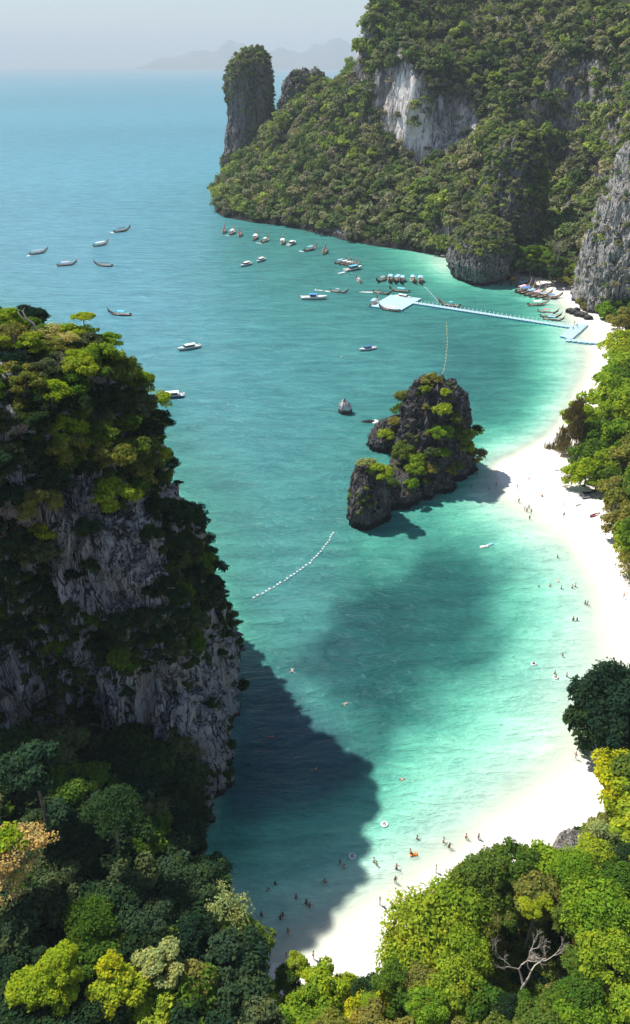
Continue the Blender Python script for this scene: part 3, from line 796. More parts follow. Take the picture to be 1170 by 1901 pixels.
# ------------------------------------------------------------------ foliage meshes
def crown_mesh(name, seed, R=1.0, flat=0.75, nb=14, nl=1500, leaf=0.09, mode='dome', br=0.36, skirt=-0.35, loose=0.0, twigs=0):
    """crown in units of its radius; every leaf is a small pointed face"""
    g = np.random.default_rng(seed)
    if mode == 'dome':
        th = g.uniform(0, 2 * np.pi, nb); cz = g.uniform(-0.25, 1.0, nb); rr = np.sqrt(np.clip(1 - cz * cz, 0, 1)) * g.uniform(.42, .92, nb)
        C = np.c_[rr * np.cos(th), rr * np.sin(th), cz * 0.62 * flat]
        BR = br * g.uniform(.7, 1.25, nb)
    elif mode == 'layer':       # tiered flat sprays
        th = g.uniform(0, 2 * np.pi, nb); rr = np.sqrt(g.uniform(0, 1, nb)) * .8
        C = np.c_[rr * np.cos(th), rr * np.sin(th), g.uniform(-.3, .5, nb) * flat + .25 * (1 - rr)]
        BR = br * g.uniform(.7, 1.3, nb)
    elif mode == 'umbrella':
        th = g.uniform(0, 2 * np.pi, nb); rr = np.sqrt(g.uniform(0, 1, nb)) * .75
        C = np.c_[rr * np.cos(th), rr * np.sin(th), .35 * (1 - rr ** 2) * flat]
        BR = br * g.uniform(.8, 1.1, nb)
    elif mode == 'droop':
        th = g.uniform(0, 2 * np.pi, nb); hh = g.uniform(0, 1, nb); rr = (1.0 - hh * .75) * g.uniform(.4, .85, nb)
        C = np.c_[rr * np.cos(th), rr * np.sin(th), hh * 1.9 - .6]
        BR = br * g.uniform(.7, 1.2, nb) * (1.1 - .5 * hh)
    wts = BR ** 2; wts = wts / wts.sum()
    bi = g.choice(nb, nl, p=wts)
    dirs = g.normal(size=(nl, 3)); dirs[:, 2] = np.where(dirs[:, 2] < skirt, -dirs[:, 2] * .5, dirs[:, 2])
    dirs /= np.linalg.norm(dirs, axis=1)[:, None]
    sq = np.array([1, 1, .45 if mode == 'layer' else .75])
    rad_ = g.uniform(.72, 1.06, nl) if loose == 0 else (1 + loose) * g.uniform(.03, 1, nl) ** .45
    lump = 1 + .18 * fbm(dirs[:, 0] * 3 + bi * 7.7, dirs[:, 1] * 3, dirs[:, 2] * 3, seed, 2)
    Pp = C[bi] + dirs * (BR[bi] * rad_ * lump)[:, None] * sq
    if mode == 'droop': Pp[:, 2] -= g.uniform(0, .35, nl) * np.hypot(Pp[:, 0], Pp[:, 1])
    N = dirs * .75 + np.array([0, 0, .55]) + g.normal(size=(nl, 3)) * .42
    N /= np.linalg.norm(N, axis=1)[:, None]
    A = np.cross(N, g.normal(size=(nl, 3))); A /= np.linalg.norm(A, axis=1)[:, None]
    if mode == 'droop': A = A * .4 + np.array([0, 0, -1]); A /= np.linalg.norm(A, axis=1)[:, None]; N = np.cross(A, g.normal(size=(nl, 3))); N /= np.linalg.norm(N, axis=1)[:, None]
    B = np.cross(N, A)
    s = leaf * (.55 + g.gamma(3, .16, nl))[:, None]
    wr = .62 if mode != 'droop' else .25
    ls = 1.0 if mode != 'droop' else 1.9
    v0 = Pp - A * s * ls; v1 = Pp + B * s * wr - N * s * .12; v2 = Pp + A * s * ls; v3 = Pp - B * s * wr - N * s * .12
    V = np.stack([v0, v1, v2, v3], 1).reshape(-1, 3) * R
    F = np.arange(nl * 4).reshape(-1, 4)
    me = np_mesh(name, V, F, [LEAF['mid']])
    me['blobs'] = C.tolist() if False else 0
    return me, C * R

def trunk_mesh(name, C, base, seed, r=0.05, nlimb=5, pale=False):
    """a tapered trunk from z=-base to the crown with limbs to its clumps; units of the crown radius"""
    g = random.Random(seed); mb = MB(); lb = min(base, 1.3)
    bend = (g.uniform(-.08, .08), g.uniform(-.08, .08))
    top = Vector((0, 0, .05))
    mb.tube([(bend[0] * 3, bend[1] * 3, -base), (bend[0] * 2, bend[1], -base * .55), tuple(top * .3 + Vector((0, 0, -lb * .15))), tuple(top)], [r * 1.35, r, r * .8, r * .55], 7)
    idx = list(range(len(C))); g.shuffle(idx)
    for i in idx[:nlimb]:
        c = Vector(C[i]) * .92; s = Vector((0, 0, -lb * g.uniform(.05, .3)))
        m = s.lerp(c, .5) + Vector((g.uniform(-.06, .06), g.uniform(-.06, .06), -.05))
        mb.tube([s, m, c], [r * .5, r * .33, r * .12], 5)
    return mb.mesh(name, [M_bark_pale if pale else M_bark], True)

KIND = {}
def make_kind(kname, nvar, base, **kw):
    KIND[kname] = []
    for i in range(nvar):
        tk = {k: kw[k] for k in ('r', 'nlimb', 'pale') if k in kw}
        ck = {k: v for k, v in kw.items() if k not in tk}
        me, C = crown_mesh('crown', hash_(kname) + i * 13, **ck)
        KIND[kname].append((me, (trunk_mesh('trunk', C, .7, i + 5, **tk), trunk_mesh('trunk', C, 1.6, i + 5, **tk), trunk_mesh('trunk', C, 4.2, i + 5, **tk)), base))
def hash_(s): return sum(ord(c) * (i + 3) for i, c in enumerate(s)) % 9973

make_kind('broad', 6, 1.25, nb=26, nl=5200, leaf=.060, br=.29, flat=.95, loose=.10)
make_kind('big', 5, 1.3, nb=44, nl=11000, leaf=.042, br=.235, flat=1.0, loose=.14)
make_kind('loose', 3, 1.2, nb=46, nl=6500, leaf=.042, br=.25, loose=.45, flat=.85, nlimb=14)
make_kind('layer', 3, 1.1, nb=24, nl=4200, leaf=.05, br=.32, mode='layer', flat=.8, nlimb=9)
make_kind('umbrella', 1, 1.6, nb=20, nl=3200, leaf=.07, br=.34, mode='umbrella', nlimb=7)
make_kind('droop', 1, 1.0, nb=46, nl=5200, leaf=.05, br=.2, mode='droop', nlimb=18, r=.04, loose=.2)
make_kind('bush', 5, .55, nb=14, nl=1500, leaf=.085, br=.38, flat=.9, nlimb=4, loose=.1)
make_kind('sparse', 3, 1.2, nb=44, nl=2600, leaf=.038, br=.20, loose=.4, flat=.9, nlimb=18, r=.035)

def bare_tree(name, seed, depth=5, spread=.55, r0=.06, l0=.62):
    g = random.Random(seed); mb = MB()
    def grow(p, d, l, r, k):
        e = p + d * l
        mid = p.lerp(e, .5) + Vector((g.uniform(-1, 1), g.uniform(-1, 1), g.uniform(-.3, .6))) * l * .09
        mb.tube([p, mid, e], [r, r * .85, r * .66], 5 if k > 2 else 3, cap=False)
        if k == 0: return
        nchild = 2 if k > 3 else g.choice((2, 3, 3))
        for _ in range(nchild):
            ax = Vector((g.uniform(-1, 1), g.uniform(-1, 1), g.uniform(-.4, .7))).normalized()
            nd = (d + ax * spread * g.uniform(.7, 1.3) + Vector((0, 0, .10))).normalized()
            grow(e, nd, l * g.uniform(.62, .85), r * .62, k - 1)
    grow(Vector((0, 0, 0)), Vector((.05, 0, 1)).normalized(), l0, r0, depth)
    return mb

RK = {'trees along the back of the beach': 1.28, 'trees between the viewpoint and the beach': 1.12, 'wood behind the cove beach': 1.2, 'wood behind the beach': 1.25, 'jungle trees below the near cliff': 1.12}
TREES = []     # (object, label stem, px, py)
def place_tree(kname, x, y, zg, R, mat, label, cat='tree', group=None, name='tree', h=None, var=None, rz=None, tilt=None, trunk=True, zsc=1.0):
    v = KIND[kname][(len(TREES) if var is None else var) % len(KIND[kname])]
    crown_me, trunk_me, base = v
    H = base * R if h is None else h
    R *= RK.get(group, 1.0)
    e = empty(name, (x, y, zg), random.uniform(0, 6.28) if rz is None else rz)
    if tilt: e.rotation_euler = (tilt[0], tilt[1], e.rotation_euler[2])
    c = link('crown', crown_me, e, (0, 0, H), 0, LEAF[mat]); c.scale = (R, R, R * zsc)
    if trunk:
        tr = link('trunk', trunk_me[0 if H < .9 * R else 1 if H < 1.7 * R else 2], e, (0, 0, H)); tr.scale = (R, R, R)
    tag(e, label, cat, group)
    TREES.append((e, label, *[float(v) for v in proj(x, y, zg + H)[:2]]))
    return e

def tree_at(kname, px, py, rpx, mat, label, Hc=8.0, name='tree', cat='tree', group=None, zmin=None, **kw):
    """stands a tree on the ground so that its crown centre shows at px,py"""
    z = 2 + Hc
    for _ in range(6):
        x, y, _z = atz(px, py, z)
        g = max(float(ground_z(x, y)), 0.2) if zmin is None else zmin
        z = g + Hc
    dep = float(proj(x, y, z)[2])
    return place_tree(kname, x, y, z - Hc, rpx * dep / FPX, mat, label, cat, group, name, h=Hc, **kw)

# ------------------------------------------------------------------ surface sampling for the wild growth
def sample_surface(names, n, spacing, seed=1, minz=-9, nzmin=-.15, keep=None):
    g = np.random.default_rng(seed)
    Ps, Ns = [], []
    for nm in names:
        _, V, F, _m = BVH[nm]
        A, B_, C_, D_ = (V[F[:, k]] for k in range(4))
        nn = np.cross(C_ - A, D_ - B_); ar = np.linalg.norm(nn, axis=1) / 2; nn = nn / np.maximum(ar[:, None] * 2, 1e-9)
        Ps.append((A, B_, C_, D_, nn, ar))
    cat = [np.concatenate([p[i] for p in Ps]) for i in range(6)]
    A, B_, C_, D_, nn, ar = cat
    if nn[:, 2].sum() < 0: nn = -nn
    fi = g.choice(len(ar), n, p=ar / ar.sum())
    u, v = g.uniform(0, 1, (2, n, 1))
    P = (A[fi] * (1 - u) + B_[fi] * u) * (1 - v) + (D_[fi] * (1 - u) + C_[fi] * u) * v
    N = nn[fi]
    ok = (P[:, 2] > minz) & (N[:, 2] > nzmin)
    if keep is not None: ok &= keep(P, N, g)
    P, N = P[ok], N[ok]
    # thin to the wanted spacing
    cells = {}; sel = []
    sp = np.full(len(P), spacing) if np.isscalar(spacing) else spacing(P)
    for i, p in enumerate(P):
        s_ = sp[i]; k = (int(p[0] // s_), int(p[1] // s_), int(p[2] // s_))
        hit = False
        for dx in (-1, 0, 1):
            for dy in (-1, 0, 1):
                for dz in (-1, 0, 1):
                    for j in cells.get((k[0] + dx, k[1] + dy, k[2] + dz), ()):
                        q = P[j]
                        if (q[0]-p[0])**2 + (q[1]-p[1])**2 + (q[2]-p[2])**2 < s_ * s_: hit = True; break
                    if hit: break
                if hit: break
            if hit: break
        if not hit:
            cells.setdefault(k, []).append(i); sel.append(i)
    return P[sel], N[sel]

def scatter(name, P, scales, variants, kind='stuff', seed=1, zscale=None):
    """one object whose points carry instanced crowns (geometry nodes)"""
    me = bpy.data.meshes.new(name)
    me.vertices.add(len(P)); me.vertices.foreach_set('co', np.asarray(P, np.float32).ravel())
    g = np.random.default_rng(seed)
    a = me.attributes.new('size', 'FLOAT', 'POINT'); a.data.foreach_set('value', np.asarray(scales, np.float32))
    a = me.attributes.new('tall', 'FLOAT', 'POINT'); a.data.foreach_set('value', (np.asarray(scales) * g.uniform(.75, 1.45, len(P))).astype(np.float32))
    a = me.attributes.new('turn', 'FLOAT', 'POINT'); a.data.foreach_set('value', g.uniform(0, 6.28, len(P)).astype(np.float32))
    a = me.attributes.new('pick', 'INT', 'POINT'); a.data.foreach_set('value', g.integers(0, len(variants), len(P)).astype(np.int32))
    o = bpy.data.objects.new(name, me); COL.objects.link(o)
    coll = bpy.data.collections.new(name + '_crowns')
    for i, (vm, mt) in enumerate(variants):
        vo = bpy.data.objects.new('crown_%s_%02d' % (name, i), vm); coll.objects.link(vo)
        vo.material_slots[0].link = 'OBJECT'; vo.material_slots[0].material = mt
    ng = bpy.data.node_groups.new(name, 'GeometryNodeTree')
    ng.interface.new_socket('Geometry', in_out='INPUT', socket_type='NodeSocketGeometry')
    ng.interface.new_socket('Geometry', in_out='OUTPUT', socket_type='NodeSocketGeometry')
    N_ = ng.nodes.new; gi = N_('NodeGroupInput'); go = N_('NodeGroupOutput')
    iop = N_('GeometryNodeInstanceOnPoints'); ci = N_('GeometryNodeCollectionInfo')
    ci.inputs['Collection'].default_value = coll; ci.inputs['Separate Children'].default_value = True; ci.inputs['Reset Children'].default_value = True
    def attr(nm, ty):
        nd = N_('GeometryNodeInputNamedAttribute'); nd.data_type = ty; nd.inputs[0].default_value = nm; return nd.outputs[0]
    L = ng.links.new
    L(gi.outputs[0], iop.inputs['Points']); L(ci.outputs[0], iop.inputs['Instance']); iop.inputs['Pick Instance'].default_value = True
    L(attr('pick', 'INT'), iop.inputs['Instance Index'])
    cx = N_('ShaderNodeCombineXYZ'); L(attr('turn', 'FLOAT'), cx.inputs[2]); L(cx.outputs[0], iop.inputs['Rotation'])
    cs_ = N_('ShaderNodeCombineXYZ'); s_ = attr('size', 'FLOAT')
    for k in range(2): L(s_, cs_.inputs[k])
    L(attr('tall', 'FLOAT'), cs_.inputs[2])
    L(cs_.outputs[0], iop.inputs['Scale'])
    L(iop.outputs[0], go.inputs[0])
    md = o.modifiers.new('growth', 'NODES'); md.node_group = ng
    tag(o, kind=kind)
    return o

def vis(P, m=60):
    px, py, _ = proj(P[:, 0], P[:, 1], P[:, 2])
    return (px > -m) & (px < 1170 + m) & (py > -m * 2) & (py < 1901 + m) & (P[:, 1] > 5)

# far forest: small crowns shared by thousands of trees
far_vars = []
for i in range(6):
    m_, _c = crown_mesh('far_crown', 300 + i, nb=10, nl=420, leaf=.135, br=.42, flat=1.0)
    far_vars.append((m_, M_far))
for i in range(2):
    m_, _c = crown_mesh('far_thin_crown', 330 + i, nb=14, nl=170, leaf=.11, br=.36, flat=1.0, loose=.3)
    far_vars.append((m_, M_far))

def keep_ridge(P, N, g):
    px, py, _ = proj(P[:, 0], P[:, 1], P[:, 2])
    w = fbm(P[:, 0] * .12, P[:, 1] * .12, P[:, 2] * .03, 95, 4)
    bare = np.full(len(P), -99.)
    for poly, _w in RIDGE_ROCK: bare = np.maximum(bare, poly_dist(px, py, poly) + w * 14)
    r = g.uniform(0, 1, len(P))
    ok = (bare < -1) | (r < .03)
    # thin scrub patches near the top, and a hollow behind the pinnacle
    scr = fbm(P[:, 0] * .03, P[:, 1] * .03, P[:, 2] * .03, 141, 4)
    ok &= (scr < .24) | (r < .45)
    st_ = fbm(P[:, 0] * .05, P[:, 1] * .05, P[:, 2] * .02, 161, 3)
    ok &= ~((N[:, 2] < .46) & (st_ > .02) & (r < .85))
    ok &= P[:, 2] > 1.6
    # the clearing of the cove sand
    ok &= ~((P[:, 1] < 425) & (P[:, 2] < 2.5))
    return ok & vis(P, 50)
Pr, Nr = sample_surface(['hill'], 60000, 4.9, 5, keep=keep_ridge)
sz = np.random.default_rng(3).gamma(6, .62, len(Pr)) * .78 + 1.1
big_ = np.random.default_rng(9).uniform(0, 1, len(Pr)) < .035
sz = np.where(big_, sz * 1.7, sz)
tall = fbm(Pr[:, 0] * .02, Pr[:, 1] * .02, Pr[:, 2] * 0, 151, 3)
sz *= (1.05 + .6 * tall) * np.clip(1.15 - Pr[:, 2] / 420, .7, 1.2)
sz = np.clip(sz * 1.12, 1.4, 7.5)
Pr2, Nr2 = sample_surface(['hill'], 40000, 2.6, 6, keep=lambda P, N, g: keep_ridge(P, N, g) & (g.uniform(0, 1, len(P)) < .30))

def keep_rock(exp, dens_face=.25, top=.35):
    def f(P, N, g):
        w = fbm(P[:, 0] * .11, P[:, 1] * .11, P[:, 2] * .09, 191, 4)
        r = g.uniform(0, 1, len(P))
        return (P[:, 2] > 3) & vis(P, 60) & ((N[:, 2] > top) | (w > .28 - dens_face) | (r < .06))
    return f
Pt, _ = sample_surface(['sea_stack_tower'], 14000, 2.5, 8, keep=keep_rock(0, .66, .2))
px, py, _ = proj(*Pt.T); 
Pt = Pt[~((px < 452) & (py > 195) & (py < 290))]
Pj, _ = sample_surface(['jagged_peak'], 9000, 3.0, 9, keep=keep_rock(0, .05, .62))
Ph, _ = sample_surface(['undercut_headland'], 7000, 1.9, 10, keep=lambda P, N, g: (P[:, 2] > 14) & ((N[:, 2] > .35) | (P[:, 2] > 21)))
Pn, _ = sample_surface(['forested_pinnacle'], 14000, 2.3, 11, keep=lambda P, N, g: (P[:, 2] > 4) & (~in_poly(*proj(*P.T)[:2], [(925,265),(968,250),(975,330),(955,410),(925,400)]) | (g.uniform(0, 1, len(P)) < .1)))
Pc, _ = sample_surface(['pale_cliff'], 14000, 3.2, 12, keep=lambda P, N, g: (P[:, 2] > 8) & ((N[:, 2] > .62) | (P[:, 2] > 76)))
allP = [(Pr, sz), (Pr2, np.random.default_rng(5).uniform(.9, 1.9, len(Pr2)))]
for Q, lo, hi in ((Pt, 1.1, 2.7), (Pj, .9, 2.2), (Ph, 1.0, 2.2), (Pn, 1.2, 3.0), (Pc, .9, 2.2)):
    allP.append((Q, np.random.default_rng(len(Q)).uniform(lo, hi, len(Q))))
FP = np.concatenate([a for a, _ in allP]); FS = np.concatenate([b for _, b in allP])
FP[:, 2] += FS * .35
scatter('far_forest', FP, FS, far_vars, seed=4)

# ------------------------------------------------------------------ growth on the near cliff
CLIFF_ROCK = [
 [(0,860),(60,890),(130,885),(240,930),(325,880),(338,925),(300,960),(305,1010),(318,1060),(300,1130),(245,1150),(150,1165),(110,1140),(95,1060),(70,1000),(0,985)],
 [(0,1165),(55,1180),(85,1320),(40,1385),(0,1400)], [(85,1160),(150,1170),(190,1250),(120,1230)],
 [(195,1265),(250,1240),(330,1215),(365,1265),(385,1200),(430,1200),(455,1260),(450,1330),(430,1440),(390,1450),(340,1420),(320,1370),(270,1395),(205,1410)],
 [(345,1570),(370,1480),(425,1430),(420,1500),(370,1600)], [(395,960),(420,990),(415,1060),(395,1020)]]
def cliff_bare(P):
    px, py, _ = proj(*P.T)
    w = fbm(P[:, 0] * .35, P[:, 1] * .35, P[:, 2] * .2, 201, 4)
    b = np.full(len(P), -99.)
    for poly in CLIFF_ROCK: b = np.maximum(b, poly_dist(px, py, poly) + w * 48)
    return b
def keep_cliff(P, N, g):
    px, py, _ = proj(*P.T)
    b = cliff_bare(P)
    return (P[:, 2] > 4) & vis(P, 40) & (P[:, 1] < 134) & ((b < 0) | (g.uniform(0, 1, len(P)) < .02)) & ((N[:, 1] < .55) | (P[:, 2] > 50))
Pk, Nk = sample_surface(['limestone_cliff'], 26000, lambda P: np.where(P[:, 2] > 50, 3.0, 2.55), 21, minz=4, nzmin=-.45, keep=keep_cliff)
Pu, Nu = sample_surface(['limestone_cliff'], 30000, 1.0, 22, minz=2, nzmin=-.5, keep=lambda P, N, g: keep_cliff(P, N, g) | ((cliff_bare(P) < 9) & vis(P, 20) & (g.uniform(0, 1, len(P)) < .25) & (P[:, 1] < 134)))
bush_vars = [(KIND['bush'][i][0], M_near_cover) for i in range(5)]
scatter('cliff_scrub', Pu + Nu * .15, np.random.default_rng(6).uniform(.5, 1.15, len(Pu)), bush_vars, seed=9)
gk = np.random.default_rng(30)
order = np.argsort(-Pk[:, 2])
kpx, kpy, _ = proj(*Pk.T)
lim = 0
def band(v, names, cuts):
    for n_, c_ in zip(names, cuts):
        if v < c_: return n_
    return names[-1]
for i in order:
    if lim >= 290: break
    p, nrm = Pk[i], Nk[i]; px_, py_ = kpx[i], kpy[i]
    topz = p[2] > 47
    if topz:
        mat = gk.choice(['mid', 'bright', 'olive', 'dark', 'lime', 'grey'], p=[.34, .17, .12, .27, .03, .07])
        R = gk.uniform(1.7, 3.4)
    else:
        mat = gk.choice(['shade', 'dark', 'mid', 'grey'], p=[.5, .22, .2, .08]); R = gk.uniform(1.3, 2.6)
    kn = 'bush' if R < 2.2 else ('broad' if gk.uniform() < .75 else 'layer')
    colw = {'mid': 'mid green', 'bright': 'bright green', 'olive': 'olive', 'dark': 'dark green', 'lime': 'lime green', 'grey': 'greyish', 'shade': 'deep green'}[mat]
    szw = band(R, ['small', 'medium', 'large'], [2.0, 2.7, 9])
    where = band(py_, ['on the cliff top', 'on the cliff brow', 'just above the bare face', 'high on the shaded face', 'midway up the shaded face', 'low on the shaded face', 'at the cliff foot'], [680, 790, 900, 1080, 1220, 1400, 3000])
    side = band(px_, ['far inland', 'inland side', 'seaward half', 'seaward edge'], [90, 190, 300, 999])
    off = .25 * R if topz else .1 * R
    q = p + nrm * off
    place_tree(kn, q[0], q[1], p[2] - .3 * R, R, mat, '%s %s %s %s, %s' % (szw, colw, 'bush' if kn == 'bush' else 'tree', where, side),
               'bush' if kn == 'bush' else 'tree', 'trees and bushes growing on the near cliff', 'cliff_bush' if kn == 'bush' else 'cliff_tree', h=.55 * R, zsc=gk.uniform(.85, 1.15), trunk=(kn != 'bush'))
    lim += 1
print('cliff growth', lim, len(Pk), 'scrub', len(Pu), 'far', len(FP))

# ------------------------------------------------------------------ jungle at the cliff foot
gj = np.random.default_rng(44)
JP = [(0,1375),(60,1390),(210,1400),(300,1380),(350,1480),(345,1600),(430,1690),(455,1830),(440,1901),(0,1901)]
cand = []
for py_ in range(1360, 2010, 30):
    for px_ in range(-60, 470, 40):
        qx = px_ + gj.uniform(-20, 20) + (20 if (py_ // 30) % 2 else 0); qy = py_ + gj.uniform(-14, 14)
        if qy < 1900 and not in_poly([qx], [qy], [(-80,1375)] + JP[1:-2] + [(455,1950),(-80,1950)])[0]: continue
        cand.append((qx, qy))
SPECIAL = [(90,1835,72),(215,1840,58),(322,1815,62),(30,1590,62),(160,1715,55),(410,1690,52),(480,1855,40),(175,1500,46),(70,1430,56),(265,1560,0)]
def depth_ok(qx, qy, r):
    return all((qx - a) ** 2 + (qy - b) ** 2 > (c * .72) ** 2 for a, b, c in SPECIAL)
for qx, qy in cand:
    if not depth_ok(qx, qy, 40): continue
    sunny = qy > 1800
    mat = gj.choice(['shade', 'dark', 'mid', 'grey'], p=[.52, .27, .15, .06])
    r = gj.uniform(38, 60) * (1 + (qy - 1400) / 2500)
    kn = gj.choice(['broad', 'big', 'layer'], p=[.55, .3, .15])
    colw = {'mid': 'mid green', 'dark': 'dark green', 'grey': 'greyish green', 'shade': 'deep green'}[mat]
    where = band(qy, ['under the bare face', 'in the shaded hollow', 'in cove-side shade', 'behind the sunlit trees', 'among the sunlit trees'], [1480, 1570, 1680, 1780, 3000])
    side = band(qx, ['far inland', 'inland side', 'midway to the water', 'near the water'], [70, 180, 300, 999])
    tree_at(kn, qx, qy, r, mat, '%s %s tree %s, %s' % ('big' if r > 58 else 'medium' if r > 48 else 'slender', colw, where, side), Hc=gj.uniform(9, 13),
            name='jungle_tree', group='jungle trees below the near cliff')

T = tree_at
J = 'trees around the foot of the near cliff'
T('big', 85, 1835, 62, 'lime', 'large yellow-green round tree in sunlight, farthest inland at the cliff foot', 15, 'jungle_tree', group=J)
T('big', 110, 1795, 44, 'lime', 'yellow-green tree top rising behind the large round yellow-green tree', 17, 'jungle_tree', group=J)
T('broad', 215, 1845, 54, 'lime', 'yellow-green domed tree with a pale yellow bush on its shoulder', 15, 'jungle_tree', group=J)
T('bush', 203, 1793, 24, 'yellow', 'small pale yellow flowering tree top above the yellow-green dome', 17, 'flowering_tree', group=J)
T('broad', 300, 1790, 46, 'pale', 'grey-green vine-draped tree beside the yellow-green dome', 16, 'jungle_tree', group=J)
T('broad', 350, 1830, 48, 'olive', 'olive vine-draped tree leaning over the shaded beach edge', 14, 'jungle_tree', group=J)
T('broad', 290, 1880, 46, 'bright', 'fresh green tree in front of the grey-green vine-draped tree', 14, 'jungle_tree', group=J)
T('loose', 165, 1712, 48, 'mid', 'upright leafy green tree catching light in the dark jungle', 15, 'jungle_tree', group=J)
T('sparse', 412, 1690, 55, 'pale', 'thin airy tree with pale leaves overhanging the shaded cove', 13, 'jungle_tree', group=J)
T('sparse', 425, 1745, 42, 'mid', 'thin dark-leaved tree below the airy pale tree at the shaded cove', 11, 'jungle_tree', group=J)
T('sparse', 35, 1585, 66, 'dry', 'dry tree with orange-brown leaves in full sun against the dark jungle', 20, 'dry_tree', group=J, rz=1.0)
T('bush', 15, 1570, 40, 'lime', 'lime green vine spray tangled in the dry orange-brown tree', 21, 'vine', 'vine', J)
T('sparse', 12, 1640, 44, 'dry', 'lower dry tree with orange-brown leaves below the larger dry one', 18, 'dry_tree', group=J)
T('loose', 210, 1505, 50, 'shade', 'tall deep green tree standing in front of the lower rock face', 22, 'jungle_tree', group=J)
T('broad', 62, 1425, 56, 'shade', 'big soft deep green tree filling the hollow under the pale bulging rock', 22, 'jungle_tree', group=J)
T('broad', 40, 1035, 34, 'shade', 'rounded green tree on a ledge of the upper rock face', 2, 'cliff_tree', group='trees and bushes growing on the near cliff', zmin=38) if False else None

# crest of the near cliff: single out the odd ones
cb = BVH['limestone_cliff'][0]
def on_cliff(px, py):
    d = Vector(ray(px, py)); h_ = cb.ray_cast(Vector((0, 0, CAM_H)), d.normalized())
    return h_[0]
G = 'trees and bushes growing on the near cliff'
def cliff_special(kname, px, py, dy, rpx, mat, label, name, cat='tree', off=0.0, **kw):
    p = None
    for k in range(0, 120, 6):
        p = on_cliff(px, py + dy + k)
        if p is not None: break
    if p is None: return
    dep = float(proj(*p)[2]); R = rpx * dep / FPX
    H = min((float(proj(*p)[1]) - py) * dep / FPX / CP + .2, (5.5 if kname == 'umbrella' else 1.3) * R)
    return place_tree(kname, p.x, p.y, p.z - .3, R, mat, label, cat, G, name, h=H, **kw)
cliff_special('umbrella', 160, 594, 10, 23, 'lime', 'umbrella-shaped tree standing alone above the cliff crest against the sea', 'umbrella_tree', zsc=.8)
cliff_special('layer', 45, 640, 20, 42, 'bright', 'bright green spreading tree near the inland end of the cliff crest', 'cliff_tree')
cliff_special('sparse', 100, 622, 20, 30, 'cream', 'pale cream blossoming tree on the cliff crest beside the umbrella tree', 'blossom_tree')
cliff_special('sparse', 130, 632, 14, 22, 'cream', 'second, smaller cream blossoming tree just below the umbrella tree', 'blossom_tree')
cliff_special('broad', 190, 668, 14, 40, 'bright', 'glossy bright green tree at the seaward shoulder of the cliff crest', 'cliff_tree')
cliff_special('broad', 150, 690, 20, 36, 'bright', 'domed bright green tree below the cream blossoms on the cliff top', 'cliff_tree')
cliff_special('broad', 100, 735, 20, 38, 'lime', 'domed lime green tree in the middle of the cliff top', 'cliff_tree')
cliff_special('bush', 268, 708, 10, 22, 'lime', 'yellow-green bush poking out over the sea from the cliff brow', 'cliff_bush', 'bush')
cliff_special('bush', 150, 765, 20, 24, 'bright', 'round fresh green bush catching sun in the dark growth of the brow', 'cliff_bush', 'bush')
cliff_special('broad', 38, 1010, 20, 36, 'shade', 'round green tree on a ledge of the bare upper rock face', 'cliff_tree')
cliff_special('broad', 240, 1280, 10, 20, 'dark', 'small dark round bush alone on the lower rock face', 'cliff_bush', 'bush')
q = atY(458, 1271, 108)
place_tree('bush', q[0] - 1.0, q[1], q[2] - 1, 1.5, 'dark', 'small dark bush jutting out over the water from the lower cliff edge', 'bush', G, 'cliff_bush', h=.8)
# dead snag
p = next(q for q in (on_cliff(70, yy_) for yy_ in range(600, 760, 10)) if q is not None)
mb = MB(); mb.tube([(0, 0, 0), (-.4, 0, 1.1), (-1.3, .1, 1.7), (-1.6, 0, 2.9)], [.22, .17, .12, .06], 6); mb.tube([(-1.3, .1, 1.7), (-1.9, 0, 2.0), (-2.3, 0, 2.8)], [.09, .07, .03], 5); mb.tube([(-1.6, 0, 2.7), (-1.2, 0, 3.3)], [.05, .02], 5)
tag(mb.build('dead_snag', M_bark_pale, None, (p.x, p.y, p.z + .5), 0, True), 'bent dead grey snag sticking up from the cliff crest', 'dead tree')

